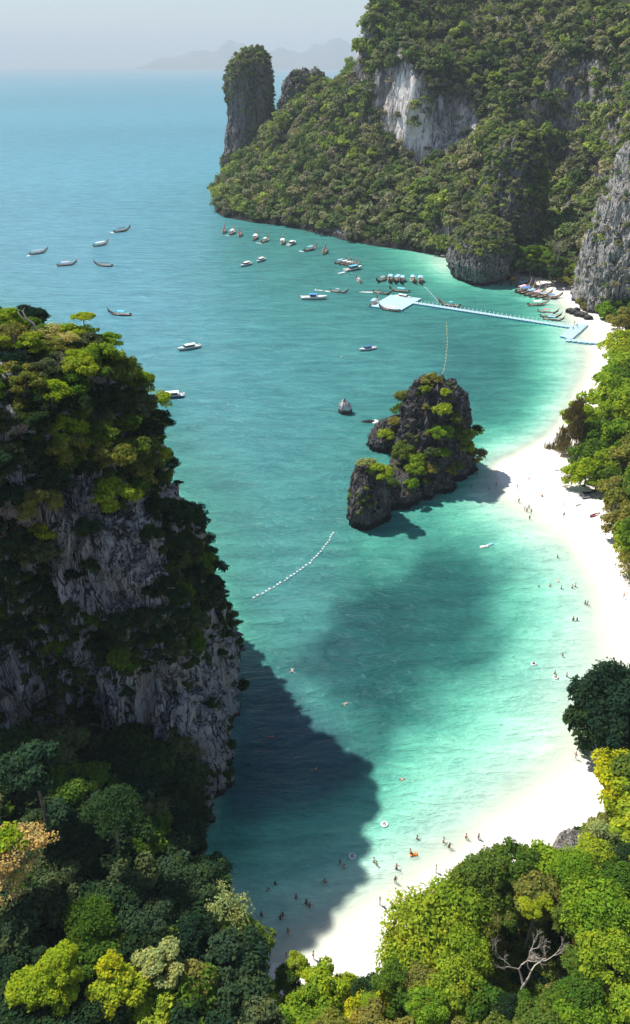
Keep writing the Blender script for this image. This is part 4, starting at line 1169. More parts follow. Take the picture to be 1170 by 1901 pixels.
# ------------------------------------------------------------------ islet plants
def on_rock(names, px, py):
    best = None; d = Vector(ray(px, py)).normalized()
    for nm in names:
        h_ = BVH[nm][0].ray_cast(Vector((0, 0, CAM_H)), d)
        if h_[0] is not None and (best is None or h_[3] < best[3]): best = h_
    return best
ISL = ['karst_islet', 'leaning_rock', 'rock_shoulder', 'rock_wedge']
IB = [(703,890,22,'bright','large bright green bush on top of the blunt rock tower','broad'),(716,815,15,'bright','round bright bush on the low rock wedge','bush'),
 (725,905,13,'mid','mid green bush behind the large bush on the rock tower','bush'),(750,850,20,'mid','broad green tree on the seaward shoulder of the islet','broad'),
 (770,860,15,'bright','bright bush beside the broad green tree on the islet','bush'),(772,880,17,'bright','bushy tree halfway down the seaward side of the islet','broad'),
 (795,880,16,'olive','olive bush low on the seaward side of the islet','bush'),(763,905,12,'bright','low bright bush by the pale boulders of the islet','bush'),
 (740,770,14,'mid','green thicket on the upper seaward edge of the islet','bush'),(735,790,12,'olive','olive scrub below the upper seaward edge of the islet','bush'),
 (748,745,14,'olive','yellowish scrub high on the seaward edge of the islet','bush'),(800,716,16,'olive','flat yellowish scrub on the very top of the islet','bush'),
 (788,728,9,'bright','bright tuft just below the top of the islet','bush'),(825,735,10,'lime','lime tuft on the landward side of the islet top','bush'),
 (820,770,15,'bright','bright bush in the cleft of the islet','bush'),(845,785,13,'mid','green bush on the upper landward flank of the islet','bush'),
 (818,815,19,'bright','fan of bright green leaves in the middle of the islet','broad'),(855,820,20,'mid','large green tree on the landward flank of the islet','broad'),
 (862,838,16,'bright','bright green tree at the landward edge of the islet','broad'),(888,785,16,'lime','pale lime tree leaning out over the sandbar from the islet','layer'),
 (880,800,13,'dark','dark drooping tree under the pale lime leaning tree','bush'),(818,850,14,'bright','bright bush in the lower middle of the islet','bush'),
 (845,870,13,'mid','green bush on the lower landward flank of the islet','bush'),(835,880,12,'olive','olive bush at the landward foot of the islet','bush'),
 (880,850,14,'brown','brownish bush at the sandbar corner of the islet','bush'),(887,852,8,'yellow','small yellow bush at the sandbar corner of the islet','bush'),
 (800,845,11,'grey','greyish bush under the central rock wall of the islet','bush'),(790,760,7,'olive','tiny olive tuft on the bare central rock wall','bush'),(672,865,10,'pale','pale dry scrub on the rim of the blunt rock tower','bush'),(688,862,9,'pale','second pale dry scrub on the rim of the blunt rock tower','bush')]
for px_, py_, r, mat, lab, kn in IB:
    h_ = None
    for off in (0, 8, 16, 26, 36):
        h_ = on_rock(ISL, px_ - (off * .6 if px_ > 860 else 0), py_ + off)
        if h_: break
    if not h_: continue
    p, nrm = h_[0], h_[1]; r = r * 1.2
    if px_ > 872: p = Vector((p.x + 1.0, p.y, p.z))
    dep = float(proj(*p)[2]); R = r * dep / FPX
    place_tree(kn, p.x, p.y - .2, p.z - .3, R, mat, lab, 'tree' if kn != 'bush' else 'bush', 'green growth on the islet', 'islet_tree' if kn != 'bush' else 'islet_bush', h=.5 * R + .2, trunk=(kn != 'bush'))
Pi, Ni = sample_surface(['karst_islet', 'rock_shoulder', 'leaning_rock'], 9000, 1.15, 33, minz=3, nzmin=.1, keep=lambda P, N, g: (fbm(P[:, 0] * .25, P[:, 1] * .25, P[:, 2] * .2, 77, 3) > .14) & (N[:, 2] > .25) | (g.uniform(0, 1, len(P)) < .01))
scatter('islet_scrub', Pi, np.random.default_rng(8).uniform(.3, .8, len(Pi)), [(KIND['bush'][i][0], m_) for i, m_ in enumerate([LEAF['olive'], LEAF['mid'], LEAF['bright'], LEAF['olive'], LEAF['dark']])], seed=12)

# ------------------------------------------------------------------ trees behind the beach
S = 'trees along the back of the beach'
BT = [
 ('big',1135,1300,66,'dark','big dark glossy tree overhanging the bright sand, its shade on the shallows',11),
 ('big',1165,1345,62,'dark','dark glossy tree joined to the big dark tree at its landward side',10),
 ('broad',1095,1345,44,'dark','low dark skirt of the big dark tree reaching over the water',8),
 ('broad',1150,1445,44,'yellow','bright yellow-leaved tree right below the big dark tree',7),
 ('broad',1172,1480,44,'lime','yellow-green tree at the landward side of the yellow one',7),
 ('sparse',1120,1550,32,'pale','sparse pale shrub growing above the pale boulder',4),
 ('droop',1062,800,34,'brown','brown-green feathery casuarina leaning over the sand',10),
 ('broad',1088,880,30,'lime','yellow-green round tree just below the feathery casuarina',6),
 ('layer',1130,735,46,'bright','broad light green tree with tiered leaf layers above the casuarina',9),
 ('layer',1160,760,44,'bright','light green tiered tree on the landward side of the broad tiered one',9),
 ('layer',1110,770,34,'bright','lower light green tiered tree touching the casuarina',8),
 ('broad',1110,810,30,'mid','mid green tree tucked between the casuarina and the tiered trees',7),
 ('broad',1150,815,36,'bright','bright green tree under the tiered trees',7),
 ('broad',1165,850,34,'mid','green tree above the grey leafless scrub',7),
 ('layer',1150,690,34,'bright','light green bush over the narrow beach above the tiered trees',6),
 ('layer',1150,640,30,'lime','lime green spreading tree beside the pier landing',6),
 ('layer',1170,655,34,'bright','bright spreading tree on the landward side of the lime one by the landing',6),
 ('broad',1134,582,20,'bright','bright green round tree at the foot of the pale wall',5),
 ('broad',1158,600,24,'olive','olive tree between the pale wall and the lime spreading tree',5),
 ('broad',1160,580,22,'mid','mid green tree against the pale wall',7),
 ('bush',1078,566,10,'olive','small yellowish bush at the seaward foot of the pale wall',3),
 ('bush',1088,572,7,'olive','tiny yellowish bush beside the small one at the pale wall',2),
 ('broad',1130,915,30,'olive','olive green tree on the beach edge under the grey scrub',6),
 ('broad',1112,895,24,'mid','green bushy tree between the yellow-green tree and the olive one',5),
 ('broad',1155,930,36,'olive','olive and orange tinted tree behind the beach edge',6),
 ('broad',1145,970,32,'olive','orange-tinged olive tree overhanging the loungers end of the beach',6),
 ('broad',1165,985,34,'bright','bright green tree landward of the orange-tinged one',6),
 ('layer',1160,1015,30,'lime','lime tree with outreaching branches over the white sand',6),
 ('sparse',1150,1045,30,'olive','thin shrub fringing the white sand under the lime tree',4),
 ('sparse',1168,1075,24,'grey','leafless-looking grey shrub at the sand edge',3),
 ('broad',1175,900,34,'mid','mid green tree behind the olive trees of the beach edge',8),
 ('broad',1100,845,30,'mid','mid green tree at the landward side of the casuarina, above the round yellow-green one',7),
 ('layer',1075,770,26,'bright','bright tiered bush just above the casuarina at the sand edge',7),
 ('broad',1128,860,30,'bright','bright green tree between the casuarina wood and the grey scrub',7),
 ('broad',1135,560,18,'olive','olive tree growing against the lower pale wall',8),
 ('broad',1165,720,34,'mid','mid green tree behind the tiered trees',8),
 ('broad',1128,940,24,'olive','olive bush right behind the loungers',4),
 ('bush',1100,905,14,'mid','low green bush above the loungers',3),
]
for kn, a, b_, r, mat, lab, hc in BT:
    if 880 < b_ < 1100: a += 20
    T(kn, a, b_ + (6 if r > 25 else 0), r, mat, lab, hc * .5, zsc=1.25, name='beach_tree' if kn != 'bush' else 'beach_bush', cat='tree' if kn != 'bush' else 'bush', group=S)
# more wood landward of the frame edge
for k in range(22):
    a = 1188 + gj.uniform(0, 45); b_ = gj.uniform(600, 1560)
    if 1040 < b_ < 1270: continue
    T(gj.choice(['broad', 'layer']), a, b_, gj.uniform(34, 56), gj.choice(['mid', 'bright', 'olive']), 'green tree in the wood behind the beach', gj.uniform(4, 6), 'beach_tree', group='wood behind the beach')

Q = 'trees between the viewpoint and the beach'
FT = [
 ('loose',790,1735,74,'bright','large airy yellow-green tree whose loose leaves reach over the sand',12),
 ('loose',760,1800,60,'bright','airy yellow-green tree under the large airy one, beside the blue parasol',11),
 ('loose',845,1700,60,'bright','airy green tree between the large airy one and the dark green dome',12),
 ('big',895,1645,58,'mid','dense green dome at the head of the grove, nearest the white sand',12),
 ('big',955,1615,50,'mid','dense green tree just left of the pale boulder',11),
 ('broad',1030,1625,50,'bright','bright leafy tree in front of the pale boulder',10),
 ('broad',1000,1660,40,'olive','olive tree behind the bare branched tree',12),
 ('big',1100,1620,54,'bright','light green bushy tree between the boulder and the grey twiggy bush',11),
 ('big',1150,1650,50,'mid','green tree at the landward corner of the grove',12),
 ('loose',1120,1710,66,'bright','large fresh green tree landward of the bare branched tree',14),
 ('loose',858,1775,50,'bright','airy green tree seaward of the bare branched tree',12),
 ('big',830,1840,58,'bright','leafy green tree near the middle of the grove bottom',12),
 ('big',1140,1800,62,'bright','fresh green crown below the large fresh green tree',14),
 ('big',1080,1870,56,'mid','green crown at the foot of the bare branched tree, landward side',13),
 ('broad',905,1880,48,'mid','green crown at the foot of the bare branched tree, seaward side',11),
 ('broad',1165,1880,50,'bright','fresh green crown in the landward corner below the others',13),
 ('big',770,1885,44,'mid','green crown beside the yellow bushes',10),
 ('broad',690,1850,34,'dark','compact dark green round tree below the blue parasol',8),
 ('broad',725,1880,44,'yellow','bright yellow leafy crown in front of the compact dark round tree',8),
 ('broad',668,1888,34,'yellow','bright yellow crown seaward of the compact dark round tree',7),
 ('bush',650,1868,20,'yellow','small yellow bush between the yellow-green tree and the dark round tree',6),
 ('broad',600,1835,42,'lime','yellow-green tree at the corner of the sand in the middle',8),
 ('broad',640,1840,28,'lime','small yellow-green tree touching the dark round tree',7),
 ('broad',550,1795,22,'bright','small bright green tree top at the shaded end of the sand',8),
 ('broad',532,1815,24,'mid','green tree just below the small bright tree top',7),
 ('broad',580,1875,40,'bright','green crown below the yellow-green tree of the sand corner',8),
 ('broad',475,1835,34,'bright','vine-covered bright green tree beside the shaded jungle',9),
 ('broad',490,1880,34,'lime','yellow-green vine tangle below the vine-covered tree',8),
 ('broad',440,1870,40,'shade','deep green tree where the jungle shade meets the sunlit grove',10),
 ('broad',505,1845,18,'mid','slim green tree between the vine-covered tree and the bare bush',6),
]
for kn, a, b_, r, mat, lab, hc in FT:
    T(kn, a, b_, r, mat, lab, hc * .85, 'grove_tree', group=Q, zsc=1.15)
for k in range(16):
    a = -20 + 1210 * (k + gj.uniform(.2, .8)) / 16; b_ = gj.uniform(1915, 1955)
    T(gj.choice(['broad', 'big']), a, b_, gj.uniform(50, 75), gj.choice(['mid', 'bright', 'olive']), 'green tree on the slope under the viewpoint', gj.uniform(8, 12), 'slope_tree', group='trees on the slope under the viewpoint')
GP = [(640,1901),(700,1790),(720,1700),(800,1690),(860,1620),(960,1580),(1040,1590),(1170,1570),(1230,1600),(1230,1901)]
fill = []
for k in range(400):
    a, b_ = gj.uniform(640, 1200), gj.uniform(1590, 1930)
    if len(fill) >= 44: break
    if poly_dist([a], [b_], GP)[0] < 22 or any((a - p_[0]) ** 2 + (b_ - p_[1]) ** 2 < 48 ** 2 for p_ in fill) or (a - 975) ** 2 + (b_ - 1780) ** 2 < 95 ** 2: continue
    fill.append((a, b_)); mt = gj.choice(['bright', 'mid', 'lime', 'olive', 'dark'], p=[.36, .28, .12, .12, .12]); r = gj.uniform(20, 40)
    T(gj.choice(['broad', 'loose', 'layer']), a, b_, r, mt, '%s %s crown %s of the grove' % ('small' if r < 30 else 'medium', {'bright': 'bright green', 'mid': 'mid green', 'lime': 'yellow-green', 'olive': 'olive', 'dark': 'dark green'}[mt],
      'at the sandy side' if b_ < 1690 else 'in the middle' if b_ < 1800 else 'at the lower end'), gj.uniform(8, 12.5), 'grove_tree', group=Q)
# low growth under the groves
gu = np.random.default_rng(70); UP = []
for _ in range(9500):
    if gu.uniform() < .6:
        a, b_ = gu.uniform(-60, 1230), gu.uniform(1420, 1990)
    else:
        a, b_ = (gu.uniform(1060, 1300) if gu.uniform() < .5 else gu.uniform(1200, 1750)), gu.uniform(590, 1800)
    x, y, _z = atz(a, b_)
    z = float(0)
    UP.append((x, y))
UP = np.array(UP); uz = ground_z(UP[:, 0], UP[:, 1]); thr = 1.35 + .5 * fbm(UP[:, 0] * .15, UP[:, 1] * .15, UP[:, 0] * 0, 9, 3)
m_ = uz > thr; UP = np.c_[UP, uz][m_]
scatter('undergrowth', UP, np.random.default_rng(18).uniform(.6, 1.7, len(UP)), [(KIND['bush'][i][0], mm) for i, mm in enumerate([LEAF['mid'], LEAF['bright'], LEAF['olive'], LEAF['dark'], LEAF['mid']])], seed=31)

# bare trees
def bare_at(px, py_top, py_base, zb, label, seed, mat, depth=6, name='bare_tree', spread=.55, r0=.06, cat='tree'):
    x, y, _ = atz(px, py_base, zb); dep = float(proj(x, y, zb)[2])
    H = (py_base - py_top) * dep / FPX / CP * .72
    mb = bare_tree(name, seed, depth, spread, r0)
    o = mb.build(name, mat, None, (x, y, zb), 0, True); o.scale = (H / 1.9,) * 3
    return tag(o, label, cat)
bare_at(962, 1665, 1860, 5.5, 'pale leafless branching tree standing in the middle of the green grove', 5, M_bark_pale, 7, r0=.042, spread=.62)
bare_at(1022, 432, 520, 2.5, 'grey leafless dome-shaped tree in front of the dark gully behind the cove', 9, M_twig, 7, r0=.035, spread=.6)
bare_at(533, 1850, 1890, 2.2, 'grey leafless bush in front of the small bright tree top', 12, M_twig, 6, 'bare_bush', .7, .04, 'bush')
bare_at(1160, 1515, 1560, 1.5, 'grey twiggy bush below the bright yellow-leaved tree', 14, M_twig, 6, 'bare_bush', .8, .04, 'bush')
bare_at(1150, 848, 900, 2.0, 'grey leafless scrub on pale sand behind the beach trees', 16, M_twig, 7, 'bare_bush', .8, .03, 'bush')
bare_at(1120, 862, 905, 1.6, 'smaller grey leafless scrub beside the larger one behind the beach', 18, M_twig, 6, 'bare_bush', .8, .03, 'bush')
bare_at(530, 1845, 1900, 2.0, 'second grey leafless bush, nearer the yellow-green sand corner tree', 22, M_bark_pale, 6, 'bare_bush', .6, .04, 'bush')

# grey leafless trees among the green ones
BT_ME = [bare_tree('bare_tree', 40 + k, 6, .62, .035).mesh('bare_tree', [M_twig], True) for k in range(3)]
def bare_copy(p, H, label, group):
    o = link('leafless_tree', BT_ME[random.randrange(3)], None, (p[0], p[1], p[2] - .3), random.uniform(0, 6.28)); o.scale = (H / 2.0,) * 3
    tag(o, label, 'tree', group)
for a, b_, H, lab in [(35, 668, 4.2, 'grey leafless tree near the inland end of the cliff top'), (118, 700, 3.6, 'grey leafless tree in the middle of the cliff top below the cream blossoms'), (178, 735, 3.4, 'grey leafless tree on the cliff top towards the sea'),
    (70, 770, 3.6, 'grey leafless tree just above the bare rock face, inland half'), (228, 770, 3.2, 'grey leafless tree just above the bare rock face, seaward half'), (262, 735, 2.8, 'grey leafless tree on the seaward brow of the cliff'), (150, 820, 3.2, 'leafless tree hanging over the upper rock face'),
    (350, 905, 3.4, 'leafless tree on the seaward shoulder of the near cliff'), (110, 1205, 3.0, 'leafless tree on the ledge between the two bare rock faces'), (300, 1440, 4.0, 'leafless tree at the foot of the lower rock face')]:
    p = on_cliff(a, b_)
    if p is not None: bare_copy((p.x, p.y, p.z), H, lab, 'leafless trees on the near cliff')
for a, b_, H, lab in [(760, 1790, 11, 'leafless tree poking through the large airy yellow-green tree'), (905, 1690, 11, 'leafless tree between the dense green dome and the pale branched tree'), (1090, 1760, 12, 'leafless tree landward of the pale branched tree'), (1120, 1600, 9, 'leafless tree beside the light green bushy tree near the boulder'),
    (1140, 905, 6, 'leafless tree in the beach wood below the grey scrub'), (1160, 1000, 6, 'leafless tree in the beach wood near the lime tree'), (560, 1850, 7, 'leafless tree behind the yellow-green tree at the sand corner')]:
    z = 2.0; x, y, _ = atz(a, b_ + 60, z); bare_copy((x, y, float(ground_z(x, y))), H, lab, 'leafless trees among the groves')

# cove wood
CW = [(975,468,20,'mid','layer','tiered light green tree nearest the headland in the cove wood',11),(990,480,15,'bright','layer','small tiered green tree beside the headland in the cove wood',8),
 (1003,470,15,'bright','broad','pale green tree left of the leafless dome tree in the cove',10),(1022,485,16,'mid','broad','green tree at the foot of the leafless dome tree in the cove',9),
 (1045,465,18,'bright','broad','light green tree right of the leafless dome tree in the cove',11),(1066,468,17,'bright','layer','light green tree against the pale wall in the cove wood',11),
 (1075,485,14,'mid','broad','mid green tree touching the pale wall in the cove wood',8),(1040,490,14,'mid','broad','mid green bushy tree in the middle of the cove wood',8),
 (965,495,15,'dark','broad','dark green tree in the shade of the headland',7),(985,500,14,'dark','broad','dark green tree behind the beached boats',6),(1005,502,13,'shade','broad','deep green tree behind the middle of the cove beach',5),
 (1030,508,14,'shade','broad','deep green tree behind the cove beach, under the leafless dome tree',5),(1055,512,13,'mid','broad','green tree at the back of the cove sand',4),(1070,518,12,'bright','bush','bright bush at the corner of the cove sand and the pale wall',3),
 (1045,520,10,'olive','bush','olive bush on the back edge of the cove sand',2.5),(1058,526,9,'olive','bush','yellowish bush on the back edge of the cove sand near the wall',2.5),(1072,500,14,'bright','broad','bright tree beside the wall above the corner bush',6)]
for a, b_, r, mat, kn, lab, hc in CW:
    T(kn, a, b_, r, mat, lab, hc, 'cove_tree' if kn != 'bush' else 'cove_bush', 'tree' if kn != 'bush' else 'bush', 'wood behind the cove beach', zmin=2.0)

# ------------------------------------------------------------------ paints
P_wood = M_plain('boat_wood', (.16, .085, .045), .6, .25, 1.5)
P_dark = M_plain('boat_dark', (.045, .038, .035), .6, .25, 1.5)
P_grey = M_plain('boat_grey', (.17, .17, .18), .6, .2, 1.5)
P_red = M_plain('boat_red', (.38, .06, .05), .55, .2, 1.5)
P_white = M_plain('white_paint', (.80, .80, .79), .35, .05, 1.0)
P_cream = M_plain('cream_paint', (.66, .60, .50), .5, .1, 1.0)
P_glass = M_plain('dark_glass', (.02, .035, .04), .08, .1, 1.0, spec=.8)
P_engine = M_plain('engine_black', (.02, .02, .022), .4, .1, 1.0)
P_navy = M_plain('navy_stripe', (.03, .08, .28), .4, .1, 1.0)
CAN = {'white': M_plain('canopy_white', (.76, .76, .76), .8, .06, 1.0), 'blue': M_plain('canopy_blue', (.08, .25, .58), .8, .1, 1.0), 'lightblue': M_plain('canopy_light_blue', (.30, .52, .70), .8, .1, 1.0),
       'red': M_plain('canopy_red', (.62, .16, .16), .8, .1, 1.0), 'yellow': M_plain('canopy_yellow', (.80, .52, .03), .8, .1, 1.0), 'pink': M_plain('canopy_pink', (.70, .45, .55), .8, .1, 1.0),
       'grey': M_plain('canopy_grey', (.34, .36, .40), .8, .1, 1.0), 'dark': M_plain('canopy_dark', (.06, .06, .07), .8, .1, 1.0), 'cyan': M_plain('canopy_cyan', (.10, .46, .62), .8, .1, 1.0),
       'navy': M_plain('canopy_navy', (.04, .09, .30), .8, .1, 1.0), 'orange': M_plain('canopy_orange', (.75, .25, .08), .8, .1, 1.0)}

def hull_mesh(name, L, Wd, prof, mats, nsec=14, open_top=True):
    """prof(t) -> (half width, keel z, gunwale z) for t from 0 (stern) to 1 (bow)"""
    vs, fs, mi = [], [], []
    for i in range(nsec + 1):
        t_ = i / nsec; w, k, g_ = prof(t_); x_ = (t_ - .5) * L
        z1 = k + (g_ - k) * .45; z2 = g_ - .12
        vs += [(x_, 0, k), (x_, w * .72, z1), (x_, w, z2), (x_, w, g_), (x_, w * .86, g_), (x_, w * .80, g_ - .35 if open_top else g_ - .02),
               (x_, -w * .80, g_ - .35 if open_top else g_ - .02), (x_, -w * .86, g_), (x_, -w, g_), (x_, -w, z2), (x_, -w * .72, z1)]
    n = 11
    for i in range(nsec):
        for k in range(n):
            a, b_ = i * n + k, i * n + (k + 1) % n
            fs.append((a, b_, b_ + n, a + n)); mi.append(2 if k in (4, 5, 6) else 1 if k in (2, 3, 7, 8) else 0)
    fs.append(tuple(range(n - 1, -1, -1))); mi.append(0); fs.append(tuple(nsec * n + k for k in range(n))); mi.append(0)
    me = bpy.data.meshes.new(name); me.from_pydata(vs, [], fs)
    for p, m_ in zip(me.polygons, mi): p.material_index = m_; p.use_smooth = True
    for m_ in mats: me.materials.append(m_)
    return me

def canopy_mesh(L, W, z, crown=.22, th=.05):
    mb = MB(); n = 6; vs = []
    for x_ in (-L / 2, L / 2):
        for k in range(n + 1):
            a = -1 + 2 * k / n
            vs.append((x_, a * W / 2, z + crown * (1 - a * a)))
    for x_ in (-L / 2, L / 2):
        for k in range(n + 1):
            a = -1 + 2 * k / n
            vs.append((x_, a * W / 2 * .98, z - th + crown * (1 - a * a)))
    m = n + 1; fs = []
    for k in range(n):
        fs += [(k, k + 1, m + k + 1, m + k), (2 * m + k + 1, 2 * m + k, 3 * m + k, 3 * m + k + 1)]
        fs += [(k + 1, k, 2 * m + k, 2 * m + k + 1), (m + k, m + k + 1, 3 * m + k + 1, 3 * m + k)]
    fs += [(0, m, 3 * m, 2 * m), (n, 2 * m + n, 3 * m + n, m + n)]
    return mb.add(vs, fs)

LT = {}
def longtail_prof(t_):
    w = .85 * min(1, .55 + 1.6 * t_) * (1 - max(0, (t_ - .45) / .55) ** 2.2) + .05
    rise = max(0, (t_ - .55) / .45)
    return w, -.25 + 1.55 * rise ** 2.6, .52 + .10 * (1 - t_) + 2.15 * rise ** 2.5
def lt_mesh(key, fn):
    if key not in LT: LT[key] = fn()
    return LT[key]
def longtail(x, y, ang, L, hullm, can, label, canopy_len=.42, canopy_x=-.08, group='longtail boats in the bay', tilt=0):
    s_ = L / 10.0
    e = empty('longtail_boat', (x, y, 0), ang); e.scale = (s_, max(s_, .85), max(s_, .9)); e.rotation_euler = (tilt, 0, ang)
    hm = lt_mesh('hull', lambda: hull_mesh('longtail_hull', 10, 1.7, longtail_prof, [P_wood, P_cream, P_wood], 18))
    h_ = link('hull', hm, e)
    for si, mt in enumerate((hullm, P_cream if hullm is not P_grey else P_white, P_wood)):
        h_.material_slots[si].link = 'OBJECT'; h_.material_slots[si].material = mt
    def prow():
        mb = MB(); mb.tube([(4.75, 0, 2.3), (5.15, 0, 2.95), (5.35, 0, 3.75)], [.13, .11, .05], 6); return mb.mesh('prow_post', [P_cream])
    link('prow_post', lt_mesh('prow', prow), e)
    link('garland', lt_mesh('garland', lambda: MB().tube([(4.93, 0, 2.55), (5.12, 0, 2.9)], [.22, .2], 7).mesh('garland', [CAN['red']])), e, mat=None)
    for k, bx_ in enumerate((-2.6, -.9, .8, 2.3)):
        link('bench', lt_mesh('bench', lambda: MB().box((0, 0, .33), (.32, 1.25, .06)).mesh('bench', [P_cream])), e, (bx_, 0, 0))
    if can:
        cl = 10 * canopy_len
        cm = lt_mesh('canopy%.2f' % canopy_len, lambda: canopy_mesh(cl, 1.75, 1.75).mesh('canopy', [CAN['white']]))
        link('canopy', cm, e, (canopy_x * 10, 0, 0), 0, CAN[can])
        pm = lt_mesh('post', lambda: MB().tube([(0, 0, .45), (0, 0, 1.76)], .035, 5).mesh('post', [P_wood]))
        for sx in (-1, 1):
            for sy in (-1, 1): link('canopy_post', pm, e, (canopy_x * 10 + sx * cl * .46, sy * .76, 0))
    em = lt_mesh('engine', lambda: MB().box((-4.75, 0, .95), (.85, .5, .5), top=.8).box((-4.4, 0, .65), (.2, .3, .35)).mesh('engine', [P_engine]))
    en = link('engine', em, e)
    link('propeller_shaft', lt_mesh('shaft', lambda: MB().tube([(-5.0, 0, .95), (-8.6, .35, -.1)], .045, 5).mesh('propeller_shaft', [P_engine])), en)
    return tag(e, label, 'longtail boat', group)

def from_px(st, bw):
    a = atz(*st); b_ = atz(*bw)
    return ((a[0] + b_[0]) / 2, (a[1] + b_[1]) / 2, math.atan2(b_[1] - a[1], b_[0] - a[0]), math.hypot(b_[0] - a[0], b_[1] - a[1]))
LTS = [
 ((57,473),(88,468),P_grey,'grey','grey-covered longtail boat farthest out on the open sea side',.6),
 ((175,458),(202,453),P_cream,'white','small pale longtail boat out at sea above the two dark ones',.55),
 ((213,432),(242,427),P_dark,'dark','dark longtail boat with white prow leaving a short wake, farthest from the near cliff',.4),
 ((108,494),(142,491),P_wood,'pink','brown longtail boat with pinkish awning between the grey-covered boat and a dark one',.4),
 ((208,495),(177,493),P_dark,'dark','dark longtail boat pointing out to sea, below the small pale one',.5),
 ((242,586),(203,584),P_dark,'cyan','dark longtail boat with light blue awning just off the cliff crest',.3),
 ((415,434),(418,427),P_dark,'dark','tiny dark longtail boat seen end-on, nearest the outer ridge point',.4),
 ((427,437),(436,430),P_dark,'white','longtail boat with white prow beside the tiny end-on boat',.4),
 ((445,441),(446,432),P_red,'dark','reddish dark longtail boat seen end-on, third from the outer ridge point',.4),
 ((471,447),(478,439),P_dark,'white','longtail boat with white awning seen from astern near the ridge shore',.45),
 ((486,451),(499,445),P_wood,'white','brown longtail boat with tall white prow heading for the ridge shore',.3),
 ((524,456),(526,447),P_dark,'white','small longtail boat with pale awning next to a white speedboat',.45),
 ((566,467),(588,461),P_dark,'lightblue','dark longtail boat with pale blue awning and a short wake off the ridge',.35),
 ((601,473),(605,464),P_dark,'dark','dark longtail boat seen end-on between the wake boat and the raft of prows',.4),
 ((623,490),(642,485),P_dark,'lightblue','seaward boat of the raft of longtails with raised white prows',.4),
 ((631,492),(651,487),P_dark,'white','second boat of the raft of longtails with raised white prows',.35),
 ((640,493),(657,489),P_wood,'white','middle boat of the raft of longtails with raised white prows',.35),
 ((646,494),(662,490),P_dark,'grey','fourth boat of the raft of longtails with raised white prows',.3),
 ((652,495),(667,491),P_dark,None,'open boat at the landward end of the raft of longtails',.4),
 ((670,526),(662,519),P_dark,'grey','lone small dark longtail boat below the blue-topped speedboat',.35),
 ((615,541),(645,545),P_wood,'grey','brown longtail boat trailing a white wake beside the big white speedboat',.2),
 ((717,518),(699,525),P_dark,'grey','dark longtail boat at the seaward end of the moored row above the pier head',.35),
 ((726,516),(722,527),P_wood,'lightblue','brown longtail boat second in the moored row above the pier head',.4),
 ((742,517),(731,527),P_wood,'lightblue','brown longtail boat third in the moored row above the pier head',.45),
 ((749,518),(743,528),P_dark,'lightblue','dark longtail boat fourth in the moored row above the pier head',.4),
 ((765,517),(769,528),P_wood,'lightblue','longtail boat of the landward pair, on its seaward side, above the pier',.35),
 ((781,518),(779,529),P_red,'lightblue','reddish longtail boat nearest the headland in the moored row above the pier',.4),
 ((759,543),(724,540),P_dark,'lightblue','dark longtail boat with blue awning directly above the white boat at the pier head',.35),
 ((694,543),(725,548),P_wood,'dark','brown longtail boat arriving at the pier head with a wake behind it',.2),
 ((688,570),(701,559),P_dark,'lightblue','longtail boat with raised pale prow moored across the seaward side of the pier head',.4),
 ((741,579),(705,574),P_wood,'pink','large brown longtail boat with pink and white awning moored below the pier head',.5),
 ((853,570),(815,565),P_wood,'cyan','longtail boat moored along the landward half of the pier',.15),
 ((921,528),(926,517),P_dark,'blue','blue-topped longtail boat drawn up in the shade of the headland',.4),
 ((930,529),(936,518),P_dark,'orange','orange-topped longtail boat drawn up beside the blue-topped one under the headland',.4),
 ((948,530),(956,519),P_wood,'yellow','yellow-topped longtail boat drawn up on the cove sand',.4),
 ((960,533),(984,527),P_dark,'lightblue','light blue-topped longtail boat at the top of the beached row in the cove',.45),
 ((958,543),(983,535),P_dark,'pink','longtail boat with pink awning, second of the beached row in the cove',.4),
 ((965,546),(991,538),P_dark,'blue','blue-topped longtail boat, third of the beached row in the cove',.4),
 ((974,549),(1000,542),P_wood,'lightblue','longtail boat with light blue awning, fourth of the beached row in the cove',.4),
 ((984,552),(1011,545),P_dark,'pink','longtail boat with faded pink awning in the middle of the beached row',.35),
 ((995,554),(1024,548),P_dark,'grey','grey-topped longtail boat, last but one of the beached row in the cove',.4),
 ((1009,556),(1043,552),P_dark,'blue','longest dark longtail boat with blue awning at the landward end of the beached row',.25),
 ((981,568),(1018,565),P_cream,'white','pale longtail boat with white awning alone between the beached row and the pier',.35),
 ((1000,579),(1034,583),P_wood,'red','longtail boat with red awning above the pier landing',.3),
 ((1006,588),(1038,590),P_dark,'grey','longtail boat with grey awning nearest the pier landing, upper of two',.35),
 ((1010,593),(1044,597),P_wood,'lightblue','longtail boat touching the landward end of the pier, lower of two',.35),
]
for st, bw, hm, cn, lab, cl in LTS:
    x, y, an, L = from_px(st, bw)
    longtail(x, y, an, min(max(L * 1.1, 9.5), 14), hm, cn, lab, canopy_len=cl, tilt=random.uniform(-.04, .04))

